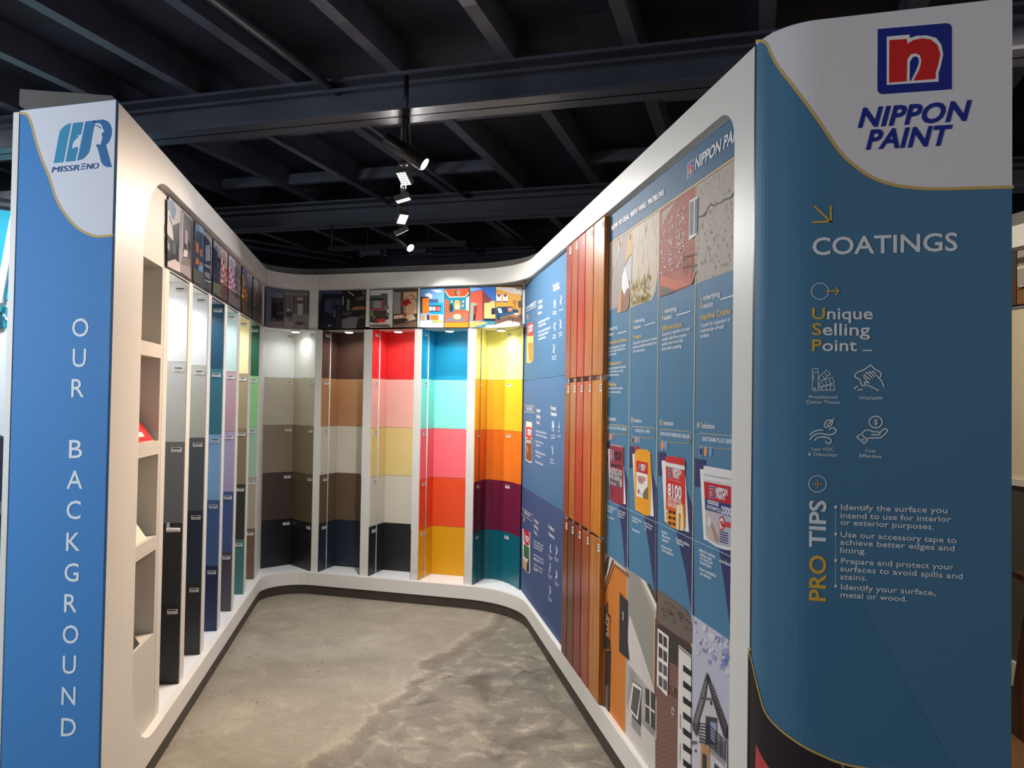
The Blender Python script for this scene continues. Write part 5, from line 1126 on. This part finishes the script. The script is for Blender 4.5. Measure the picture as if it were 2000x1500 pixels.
for s_, a, b_ in (('-Water-based varnish with', (228, 458), (358, 492)), ('excellent scratch resistance.', (234, 502), (368, 545)), ('-Low odour during', (224, 578), (320, 612)), ('application.', (232, 625), (288, 645)), ('-Highlighting the natural', (222, 705), (346, 755)), ('wood grains.', (230, 755), (292, 780)), ('-Yellowing resistant.', (218, 828), (322, 875))): pr.text(s_, a, b_, 30, W3, 3)
pr.text('Product', (413, 190), (482, 198), 50, W3, 3, bold=.012, first=('P', G3)); pr.text('Features', (413, 258), (486, 268), 50, W3, 3, bold=.012, first=('F', G3))
pr.poly([(112, 330), (182, 342), (186, 400), (112, 392)], (226, 216, 190), 3); pr.poly([(105, 392), (182, 402), (180, 835), (160, 840), (105, 800)], (226, 222, 216), 2); pr.poly([(112, 395), (180, 405), (180, 530), (150, 545), (112, 520)], (206, 58, 46), 4); pr.poly([(112, 540), (180, 550), (178, 815), (160, 825), (110, 790)], (134, 78, 46), 3); pr.text('NIPPON', (132, 458), (176, 466), 34, W3, 5, bold=.03); pr.text('PAINT', (134, 498), (174, 506), 34, W3, 5, bold=.03); pr.text('HYDRO', (116, 592), (174, 600), 34, W3, 5, bold=.02); pr.poly([(125, 640), (140, 645), (136, 720), (122, 700)], (190, 130, 80), 4)
ico(pr, 441, 388, 1.2, 'Environment', 'friendly'); pr.line([(518, 340), (516, 410)], .007, W3, 3); pr.line([(510, 390), (516, 415), (522, 392)], .005, W3, 3); pr.ellipse(514, 452, 5, 10, W3, 3, 8); pr.text('Low VOC', (495, 520), (536, 528), 24, W3, 3); squig(pr, 432, 690, 5); pr.text('Fungus', (410, 800), (446, 812), 24, W3, 3); pr.text('Resistance', (408, 838), (456, 852), 24, W3, 3)
pr.build('product_lettering', t)
pr = Print(PRS, (1010, 980, 6.25))
pr.line([(52, 70), (188, 160), (186, 240), (52, 150)], .004, (186, 186, 160), 2, True); pr.text('TIMBER FINISH', (86, 140), (160, 190), 34, W3, 3)
pr.ellipse(68, 205, 8, 26, (36, 40, 80), 3, 12); pr.ellipse(86, 220, 9, 30, (216, 150, 110), 3, 12)
for s_, a, b_ in (('Unique', (208, 235), (262, 275)), ('Selling', (208, 305), (258, 345)), ('Point...', (206, 375), (258, 425))): pr.text(s_, a, b_, 40, W3, 3, bold=.012, first=(s_[0], G3))
for i, (x1, y) in enumerate(((318, 480), (318, 520), (306, 555), (326, 650), (326, 690), (265, 705), (312, 770), (312, 810), (250, 830))): pr.text(('Protects exterior wood', 'finish grain and surface', 'longer outdoor wear.', 'Penetrates the grain of', 'wood and resist decay', 'Brightens up', 'Suitable for exterior', 'and interior use on', 'timber')[i], (204, y), (x1, y+(x1-204)*.62), 26, W3, 3)
pr.text('Product', (386, 315), (455, 370), 46, W3, 3, bold=.012, first=('P', G3)); pr.text('Features', (386, 400), (458, 462), 46, W3, 3, bold=.012, first=('F', G3))
pr.poly([(68, 325), (80, 330), (160, 380), (160, 870), (120, 865), (72, 800)], (226, 226, 226), 2); pr.poly([(82, 322), (152, 380), (156, 490), (145, 540), (110, 525), (85, 470)], (196, 32, 44), 3); pr.poly([(85, 510), (150, 560), (150, 690), (118, 700), (82, 660)], (62, 104, 56), 3); pr.poly([(80, 680), (125, 740), (112, 850), (75, 800)], (206, 154, 100), 4); pr.poly([(125, 740), (150, 660), (150, 860), (115, 858)], (46, 44, 66), 3); pr.text('NIPPON', (106, 440), (148, 470), 34, W3, 4, bold=.03); pr.text('PAINT', (108, 480), (146, 508), 32, W3, 4, bold=.03); nlogo(pr, 88, 372, 104, 460, .7, 4)
for k, (x, y) in enumerate(((410, 580), (484, 600), (405, 810), (485, 900), (405, 1090))): squig(pr, x, y, 10+k); pr.text('Protection', (x-24, y+82), (x+26, y+122), 22, W3, 3); pr.text('Outdoor', (x-20, y+112), (x+18, y+140), 20, W3, 3)
pr.build('product_lettering', t)

# ------------------------------------------------------------------ stained plank samples, 3 rows of 5
PT = [4.258, 4.130, 3.987, 3.840, 3.682, 3.490]
PZ = [(1.632, 2.345), (.905, 1.608), (.167, .888)]
PC = [[((176, 70, 40), (108, 36, 22)), ((196, 100, 46), (128, 54, 22)), ((216, 80, 46), (158, 48, 28)), ((222, 130, 66), (168, 84, 38)), ((222, 148, 68), (166, 96, 36))],
      [((164, 82, 42), (98, 44, 22)), ((210, 126, 48), (148, 74, 26)), ((214, 74, 40), (156, 46, 24)), ((228, 120, 44), (172, 76, 24)), ((238, 156, 44), (182, 104, 22))],
      [((132, 56, 36), (78, 28, 20)), ((128, 68, 40), (74, 36, 22)), ((164, 58, 44), (104, 32, 24)), ((192, 94, 54), (130, 52, 28)), ((216, 144, 58), (156, 88, 30))]]
RN = ['top', 'middle', 'bottom']; CN = ['dark mahogany plank sample, left end of the %s row', 'walnut brown plank sample, second from left in the %s row', 'red-stained plank sample, centre of the %s row', 'orange-tan plank sample, second from right in the %s row', 'golden teak plank sample, right end of the %s row']
for r in range(3):
    for c in range(5):
        ta, tb = PT[c]-.005, PT[c+1]+.006; z0, z1 = PZ[r]
        wm = wood_mat('stained_wood_%d_%d' % (r, c), *PC[r][c], r*5+c+1)
        th = thing('plank_sample', W(.985, (ta+tb)/2, z0), CN[c] % RN[r], 'wood plank', 'stained plank samples on the right wall')
        mb = MB(); mb.box(W, .968, .996, tb, ta, z0, z1); mb.build('board', wm, th, bevel=.0025)
        sf = Surf([W2(.968, ta), W2(.968, tb)]); mb = MB(); U = sf.u[-1]
        sf.slab(mb, U-.045, U-.008, z1-.052, z1-.018, .0012, .001, lin((230, 226, 220)))
        for k in range(2): sf.poly(mb, [(U-.042, z1-.030-.012*k), (U-.012, z1-.030-.012*k), (U-.012, z1-.024-.012*k), (U-.042, z1-.024-.012*k)], .0018, lin((120, 112, 108)))
        mb.build('label_tag', PRINT, th)
for r in range(2):   # white clips in the row gaps
    for c in range(5):
        tt = PT[c+1]+.05; mb = MB(); mb.box(W, .972, .996, tt-.006, tt+.006, PZ[r+1][1]+.001, PZ[r][0]-.001)
        o = mb.build('plank_clip', WHITE, None); tag(o, 'small white clip between the %s plank rows, %s' % (('upper two', 'lower two')[r], ('at the left end', 'second from left', 'in the centre', 'second from right', 'at the right end')[c]), 'clip', 'clips between plank rows')

# ------------------------------------------------------------------ brochures in the niches
def brochure(zi, label, fn, lean=.6):
    z0 = NZ[zi][0]; sN = SLF-REC-.014
    # booklet leaning back against the niche back wall: cover faces out and up
    b0 = W(sN, 3.17, z0); up = (Vector((0, 0, 1))*math.cos(lean)-SN*math.sin(lean)); al = TD
    nrm = (SN*math.cos(lean)+Vector((0, 0, 1))*math.sin(lean))
    t = thing('brochure', b0, label, 'brochure', 'brochures in the wall niches')
    F_ = lambda u, v, o=0: b0+al*u+up*v+nrm*o
    fn(t, F_)
def bpart(t, F_, polys, name='cover'):
    mb = MB()
    for k, (pts, c) in enumerate(polys): mb.add([F_(u, v, .004+.0006*k) for u, v in pts], [tuple(range(len(pts)))], lin(c))
    mb.build(name, GLOSSPRINT, t)
def bbody(t, F_, w_, h_, c=(226, 224, 220)):
    mb = MB(); mb.box(lambda a, b_, z: F_(a, b_, z), 0, w_, 0, h_, 0, .0038, lin(c)); mb.build('pages', PRINT, t)
R_ = lambda a, b_, c, d: [(a, c), (b_, c), (b_, d), (a, d)]
def S_(w_, h_, polys): return [([(u*w_, v*h_) for u, v in p], c) for p, c in polys]
def f1(t, F_): bbody(t, F_, .15, .16, (40, 38, 40)); bpart(t, F_, S_(.15, .16, [(R_(.02, .98, .02, .98), (52, 48, 48)), (R_(.1, .9, .7, .92), (120, 112, 104))]))
def f2(t, F_):
    bbody(t, F_, .32, .22); ci = [(.42+.36*math.cos(a), .62+.34*math.sin(a)) for a in [k*math.pi/8 for k in range(16)]]
    bpart(t, F_, S_(.32, .22, [(R_(.005, .995, .005, .995), (206, 36, 44)), (ci, (232, 222, 208)), ([(.2, .78), (.36, .86), (.5, .72), (.62, .46), (.54, .4), (.46, .58), (.34, .6), (.28, .36), (.2, .44)], (150, 30, 40)), (R_(.74, .99, .5, .99), (226, 218, 206)), (R_(.3, .72, .1, .2), (240, 232, 230))]))
def f3(t, F_): bbody(t, F_, .26, .21, (214, 204, 184)); bpart(t, F_, S_(.26, .21, [(R_(.005, .995, .005, .995), (232, 224, 206)), ([(.01, .44), (.99, .47), (.99, .5), (.01, .47)], (196, 186, 166)), (R_(.62, .8, .3, .34), (150, 142, 130)), (R_(.62, .75, .24, .27), (170, 162, 150))]))
def f4(t, F_): bbody(t, F_, .195, .21, (60, 50, 44)); bpart(t, F_, S_(.195, .21, [(R_(.005, .995, .27, .995), (232, 120, 34)), ([(.005, .6), (.4, .78), (.995, .48), (.995, .3), (.005, .3)], (240, 146, 52)), (R_(.005, .995, .005, .27), (46, 46, 52)), (R_(.13, .66, .1, .18), (226, 224, 220)), ([(.66, .27), (.995, .27), (.995, .6)], (208, 92, 24))]))
brochure(0, 'dark leaflet lying in the top wall niche', f1, .72)
brochure(1, 'red booklet leaning in the second wall niche', f2)
brochure(2, 'cream leaflet leaning in the third wall niche', f3)
brochure(3, 'orange and black booklet leaning in the lowest wall niche', f4)

# ------------------------------------------------------------------ lighting tracks and spotlights
def ptz(x, y, z):
    d = ray(x, y); return CAM+d*((z-CAM.z)/d.z)
def ptY(x, y, Y):
    d = ray(x, y); return CAM+d*(Y/d.y)
ZTR = 2.80
pa = ptz(793, 222, ZTR); pb = ptz(784.5, 462, 2.70); pb.z = ZTR
dirT = (pb-pa).normalized()
tr = thing('lighting_track', pa, 'black lighting track hung lengthways above the booth floor', 'light track')
mb = MB(); sx = dirT.cross(Vector((0, 0, 1))).normalized()
mb.obb((pa+pb)/2, sx, dirT, Vector((0, 0, 1)), .017, (pb-pa).length/2+.04, .010); mb.build('rail', BLACK, tr)
for k in (.03, .5, .98):
    p = pa.lerp(pb, k); top = 3.0 if k < .1 else 3.2
    mb = MB(); mb.tube(p+Vector((0, 0, .01)), Vector((p.x, p.y, top)), .006 if k > .1 else .012, n=8); mb.build('hanger', BLACK, tr, smooth=True)
def track_head(p, kind, label, d, **kw):
    t = thing('spotlight', p, label, 'spotlight', 'spotlights on the lengthways track')
    mb = MB(); mb.obb(p+Vector((0, 0, -.025)), sx, dirT, Vector((0, 0, 1)), .017, .045, .015); mb.build('adapter', BLACKP, t, bevel=.003)
    d = d.normalized()
    if kind == 'cyl':
        c = p+Vector((0, 0, -kw['drop'])); L = kw.get('L', .11); r = .032
        mb = MB()
        for s_ in (-1, 1): mb.obb(p+Vector((0, 0, -.03-kw['drop']/2))+sx*.021*s_, sx, dirT, Vector((0, 0, 1)), .002, .011, kw['drop']/2-.02)
        mb.build('yoke', CHROME, t)
        mb = MB(); mb.tube(p+Vector((0, 0, -.04)), c, .014, n=12); mb.build('pivot', BLACK, t, smooth=False)
        mb = MB(); mb.tube(c-d*L, c+d*L, r, n=28); o = mb.build('housing', BLACKP, t, smooth=False, bevel=.003)
        for pl in o.data.polygons: pl.use_smooth = len(pl.vertices) == 4
        mb = MB(); mb.tube(c+d*(L+.0005), c+d*(L+.002), r*.88, n=28); mb.build('lens', LEDG, t)
        spot('spot_lamp', c+d*(L+.02), c+d*3, kw['power'], kw.get('col', (1, .96, .9)), kw.get('ang', 40), .7, .03, parent=t)
    else:
        c = p+Vector((0, 0, -.125)); a = d.cross(Vector((0, 0, 1))).normalized(); b_ = a.cross(d)
        mb = MB()
        for s_ in (-1, 1): mb.obb(p+Vector((0, 0, -.075))+a*.030*s_, a, d, Vector((0, 0, 1)), .002, .010, .045)
        mb.obb(p+Vector((0, 0, -.045)), a, d, Vector((0, 0, 1)), .03, .010, .003); mb.build('yoke', CHROME, t)
        mb = MB(); mb.obb(c-d*.012, a, b_, d, .032, .045, .016); mb.build('housing', CHROME, t, bevel=.003)
        mb = MB()
        for i in range(3):
            for j in range(6): mb.obb(c+d*.005+a*(-.019+.019*i)+b_*(-.034+.0136*j), a, b_, d, .0072, .0045, .001)
        mb.build('led_array', LEDG if kw.get('bright') else LEDD, t)
        la = area('flood_lamp', c+d*.012, c+d*2, .022, kw['power'], kw.get('col', (1, .98, .95))); la.parent = t; la.location = c+d*.012-t.location; la.data.spread = math.radians(kw.get('ang', 170))
TL_ = pb-pa
H = lambda k: pa+TL_*k+Vector((0, 0, -.008))
dn = Vector((0, 0, -1))
track_head(H(.02), 'cyl', 'black cylinder spotlight nearest the camera on the long track', RIGHT*.80-UP*.56-FWD*.12, power=5, ang=80, drop=.15)
track_head(H(.26), 'flood', 'small square flood light right behind the nearest cylinder spotlight', W(-.88, 2.75, .55)-H(.26), power=12, col=(1, .70, .42), ang=95)
track_head(H(.46), 'flood', 'small square flood light in the middle of the long track', RIGHT*.25-UP*.95-FWD*.05, power=28)
track_head(H(.68), 'flood', 'brightly glowing square flood light towards the far end of the track', RIGHT*.2-UP*.75-FWD*.45, power=20, bright=True)
track_head(H(.86), 'flood', 'small square flood light just before the farthest cylinder spotlight', Vector((-1.80, 5.75, 1.35))-H(.86), power=3, ang=70)
track_head(H(1.0), 'cyl', 'black cylinder spotlight at the far end of the long track', RIGHT*.60-UP*.55-FWD*.50, power=16, ang=60, L=.115, drop=.12)
# cross track behind the back wall
YX = 6.45
qa = ptY(641, 483, YX); qb = ptY(911, 475, YX); zx = (qa.z+qb.z)/2; qa.z = qb.z = zx
t2 = thing('lighting_track', qa, 'black lighting track hung crossways beyond the back wall', 'light track')
mb = MB(); mb.box(ident, qa.x, qb.x, YX-.017, YX+.017, zx-.01, zx+.012); mb.box(ident, qa.x+.02, qb.x-.02, YX-.012, YX+.012, zx-.028, zx-.014); mb.build('rail', BLACK, t2)
for px_ in (648, 717, 836):
    x = ptY(px_, 480, YX).x; mb = MB(); mb.tube((x, YX, zx+.012), (x, YX, 3.2), .005 if px_ != 648 else .014, n=8); mb.tube((x, YX, 3.17), (x, YX, 3.2), .03, n=12); mb.build('hanger', BLACK, t2, smooth=False)
for k, (x0, x1) in enumerate(((706, 752), (805, 840))):
    xa_, xb_ = ptY(x0, 490, YX).x, ptY(x1, 490, YX).x
    t = thing('spotlight', ((xa_+xb_)/2, YX, zx-.1), 'unlit twin flood light on the %s half of the cross track' % ('left', 'right')[k], 'spotlight', 'flood lights on the cross track')
    for x in (xa_, xb_):
        mb = MB(); mb.tube((x, YX, zx-.0285), (x, YX, zx-.075), .024, n=16); mb.tube((x, YX, zx-.075), (x, YX, zx-.085), .026, .022, n=16); mb.build('can', BLACKP, t)
    mb = MB(); mb.box(ident, xa_+.02, xb_-.02, YX-.05, YX-.02, zx-.085, zx-.045); mb.build('reflector', STEEL, t, bevel=.004)

# ------------------------------------------------------------------ neighbouring stand on the right
pn = ptz(1985, 440, 2.467); sN_ = pn.dot(SN); tN = pn.dot(TD)
wn = thing('wall_neighbour', W(sN_+.1, tN), kind='structure')
def nb(name, z0, z1, mt, off=0, th=.04, t0=-2.2, t1=2.5):
    mb = MB(); mb.box(W, sN_-off, sN_-off+th, tN+t0, tN+t1, z0, z1); return mb.build(name, mt, wn)
nb('top_board', 2.467, 2.55, CAPM, -.06); nb('fascia', 2.353, 2.467, WHITE); nb('header_board', 2.04, 2.353, WHITE, -.036); nb('cream_panel', 1.14, 2.03, CREAM, -.036); nb('ledge', 1.105, 1.14, WHITE, -.02, .06)
speck = mat('speckled_grey_panel', (84, 82, 76), .7, .5, 260)
nb('speckled_panel', .19, 1.105, speck, -.036); nb('base_board', .07, .19, WHITE); nb('toe_kick', 0, .07, TOE, -.006)
NS = Surf([W2(sN_+.029, tN+2.4), W2(sN_+.029, tN-2.0)])
ua, _ = NS.px(1986, 560); ub = ua+.52
t = photo_thing(NS, ua-.42, ub, 'photo print of a wooden-floored interior on the neighbouring stand at the right edge')
def f(pr):
    rect(pr, ua-.415, ua-.003, Z0, Z1, (90, 84, 80), 1); rect(pr, ua-.415, ua-.003, Z0, 2.2, (106, 78, 66), 2); rect(pr, ua-.12, ua-.05, 2.18, 2.3, (60, 62, 66), 3); rect(pr, ua-.1, ua-.06, 2.2, 2.27, (130, 140, 140), 4)
half(t, NS, f)
def f(pr):
    rect(pr, ua+.003, ub-.006, Z0, Z1, (184, 174, 170), 1); rect(pr, ua+.003, ub-.006, Z0, 2.15, (150, 110, 80), 2); rect(pr, ua+.003, ub-.006, 2.27, 2.30, (90, 86, 88), 3); rect(pr, ua+.003, ub-.006, 2.24, 2.255, (232, 228, 224), 3)
    for k in range(8): rect(pr, ua+.01+.03*k, ua+.014+.03*k, 2.255, 2.30, (80, 76, 78), 4)
    pr.uv([(ua+.01, 2.13), (ua+.10, 2.14), (ua+.14, 2.17), (ua+.06, 2.165)], (60, 52, 50), 4); pr.uv([(ua+.02, 2.145), (ua+.06, 2.145), (ua+.06, 2.152), (ua+.02, 2.152)], (230, 226, 220), 5)
half(t, NS, f)
wfm = wood_mat('wood_floor', (176, 132, 96), (132, 92, 64), 31)
pw = ptz(1968, 1440, .012)
mb = MB(); mb.prism([W2(1.45, 2.2), W2(1.45, 6), W2(sN_+.0, 6), W2(sN_+.0, 1.2), W2(1.6, 1.2)], 0, .012); o = mb.build('floor', wfm, kind='structure')
# brown wooden desk end panel
dw = wood_mat('dark_wood', (92, 58, 38), (60, 36, 24), 41)
t = thing('desk', ptz(1985, 1440, .012), 'brown wooden desk at the right edge on the wood floor', 'desk')
b0 = ptz(1966, 1424, .012); b1 = ptz(2012, 1462, .012); dd = (b1-b0).normalized(); nn = Vector((dd.y, -dd.x, 0))
mb = MB(); th = .03
pts = [b0, b0+dd*.34, b0+dd*.34+Vector((0, 0, .74)), b0+dd*.20+Vector((0, 0, .74))]
mb.add([p for p in pts]+[p-nn*th for p in pts], [(0, 1, 2, 3), (7, 6, 5, 4), (0, 4, 5, 1), (1, 5, 6, 2), (2, 6, 7, 3), (3, 7, 4, 0)]); mb.build('end_panel', dw, t)
mb = MB(); c_ = b0+dd*.30-nn*.10+Vector((0, 0, .755)); mb.obb(c_, dd, nn, Vector((0, 0, 1)), .12, .16, .015); mb.build('desktop', dw, t, bevel=.003)

# ------------------------------------------------------------------ left background: reception corner
YW = 4.6
wv = thing('wall_reception', (-5.2, YW+.1, 0), kind='structure')
p0 = ptY(20, 585, YW); ptop = ptY(20, 408, YW)
mb = MB(); mb.box(ident, -8.5, -3.98, YW, YW+.12, 0, ptop.z+.12); mb.build('wall_panel', mat('white_wall', (232, 238, 244), .5, .01, 3), wv)
TEAL = mat('teal_panel', (40, 170, 200), .4, .02, 4)
mb = MB(); mb.box(ident, -8.5, -3.98, YW-.015, YW, p0.z, ptop.z); mb.build('teal_band', TEAL, wv)
mb = MB(); mb.box(ident, -8.5, -3.98, YW-.05, YW, ptop.z, ptop.z+.12); mb.build('top_beam', JOISTM, wv)
WSurf = Surf([(-8.5, YW-.016), (-3.98, YW-.016)])
a1 = WSurf.px(24, 425); a2 = WSurf.px(2, 545); du = .07
mb = MB(); WSurf.extr(mb, [(a2[0]-.4*(a1[0]-a2[0]), a2[1]-.4*(a1[1]-a2[1])), (a2[0]-.4*(a1[0]-a2[0])+du, a2[1]-.4*(a1[1]-a2[1])), (a1[0]+du, a1[1]), (a1[0], a1[1])], .02, .02); mb.build('white_slat', SHELF, wv)
LT = mat('teal_letter', (44, 150, 170), .4, .02, 10)
for ch, x0, x1 in (('S', -12, 10), ('S', 12, 36)):
    vs_, fs = text_geo(ch, .03, .2); xa_ = min(v[0] for v in vs_); xb_ = max(v[0] for v in vs_)
    ua, za = WSurf.px(x0, 640); ub, _ = WSurf.px(x1, 640); _, zt = WSurf.px(x0, 600)
    kx = (ub-ua)/(xb_-xa_); kz = (zt-za)/caph(); mb = MB()
    n_ = len(vs_); mb.add([WSurf.at(ua+(v[0]-xa_)*kx, za+v[1]*kz, .03) for v in vs_], fs); mb.add([WSurf.at(ua+(v[0]-xa_)*kx, za+v[1]*kz, -.014) for v in vs_], fs)
    ed = {}
    for f_ in fs:
        for i in range(len(f_)): e = (f_[i], f_[(i+1) % len(f_)]); ed[e] = 1
    side = [(a, b_, b_+n_, a+n_) for (a, b_) in ed if (b_, a) not in ed]
    mb.f += side; mb.c += [None]*len(side); mb.build('letter', LT, wv)
# office chair and desk
cc = ptY(-6, 900, 4.08); cx_, cy_ = cc.x-.16, 4.08
CH = mat('dark_blue_mesh', (52, 56, 76), .7, .15, 60)
t = thing('office_chair', (cx_, cy_, 0), 'dark office chair at the left edge behind the blue sign', 'chair')
mb = MB(); prof = []
for i in range(9):
    a = i/8; prof.append((-.22+.44*a, 1.20+.06*math.sin(math.pi*a)))
mb.add([(cx_+x, cy_+.02-.04*math.sin(math.pi*(i/8)), z) for i, (x, z) in enumerate(prof)]+[(cx_+x*.92, cy_+.02-.04*math.sin(math.pi*(i/8)), .66) for i, (x, z) in enumerate(prof)]+[(cx_+x, cy_+.06-.04*math.sin(math.pi*(i/8)), z) for i, (x, z) in enumerate(prof)]+[(cx_+x*.92, cy_+.06-.04*math.sin(math.pi*(i/8)), .66) for i, (x, z) in enumerate(prof)],
       [(i, i+9, i+10, i+1) for i in range(8)]+[(18+i, 19+i, 28+i, 27+i) for i in range(8)]+[(i, i+1, i+19, i+18) for i in range(8)]+[(9+i, 27+i, 28+i, 10+i) for i in range(8)]+[(0, 18, 27, 9), (8, 17, 35, 26)]); mb.build('backrest', CH, t)
mb = MB(); mb.box(ident, cx_-.24, cx_+.24, cy_-.46, cy_+.02, .46, .54); mb.build('seat', CH, t, bevel=.02)
mb = MB(); mb.tube((cx_, cy_-.2, .46), (cx_, cy_-.2, .12), .028, n=12); mb.build('gas_lift', BLACK, t)
for k in range(5):
    a = k*2*math.pi/5; mb = MB(); mb.tube((cx_, cy_-.2, .12), (cx_+.26*math.cos(a), cy_-.2+.26*math.sin(a), .075), .02, .013, n=8); mb.build('base_arm', BLACK, t)
    mb = MB(); mb.tube((cx_+.26*math.cos(a)-.012, cy_-.2+.26*math.sin(a), .03), (cx_+.26*math.cos(a)+.012, cy_-.2+.26*math.sin(a), .03), .03, n=14); mb.build('caster', BLACK, t)
for s_ in (-1, 1):
    mb = MB(); mb.box(ident, cx_+s_*.24-.015, cx_+s_*.24+.015, cy_-.3, cy_+.03, .68, .71); mb.box(ident, cx_+s_*.24-.012, cx_+s_*.24+.012, cy_-.16, cy_-.12, .50, .68); mb.build('armrest', BLACK, t, bevel=.005)
mb = MB(); mb.box(ident, cx_-.03, cx_+.03, cy_+.02, cy_+.08, .5, .8); mb.build('back_bracket', BLACK, t)
dq = ptY(8, 995, 3.2); dz = dq.z
t = thing('desk', (dq.x-.4, 3.3, 0), 'reception desk with cream drawers at the left edge', 'desk')
mb = MB(); mb.box(ident, dq.x-1.0, dq.x+.12, 3.05, 3.45, dz-.05, dz); mb.build('desktop', BLACKP, t, bevel=.003)
DR = mat('cream_drawer', (222, 208, 170), .5, .03, 6); BRW = mat('red_brown_cabinet', (106, 58, 44), .5, .1, 8)
for k in range(2):
    mb = MB(); mb.box(ident, dq.x-.5, dq.x+.10, 3.06, 3.08, dz-.052-.13*(k+1), dz-.058-.13*k); mb.build('drawer', DR, t, bevel=.003)
mb = MB(); mb.box(ident, dq.x-.5, dq.x+.10, 3.08, 3.44, 0, dz-.051); mb.build('carcass', BRW, t)
mb = MB(); mb.box(ident, dq.x-.5, dq.x+.10, 3.06, 3.08, .06, dz-.33); mb.build('door', BRW, t, bevel=.003)
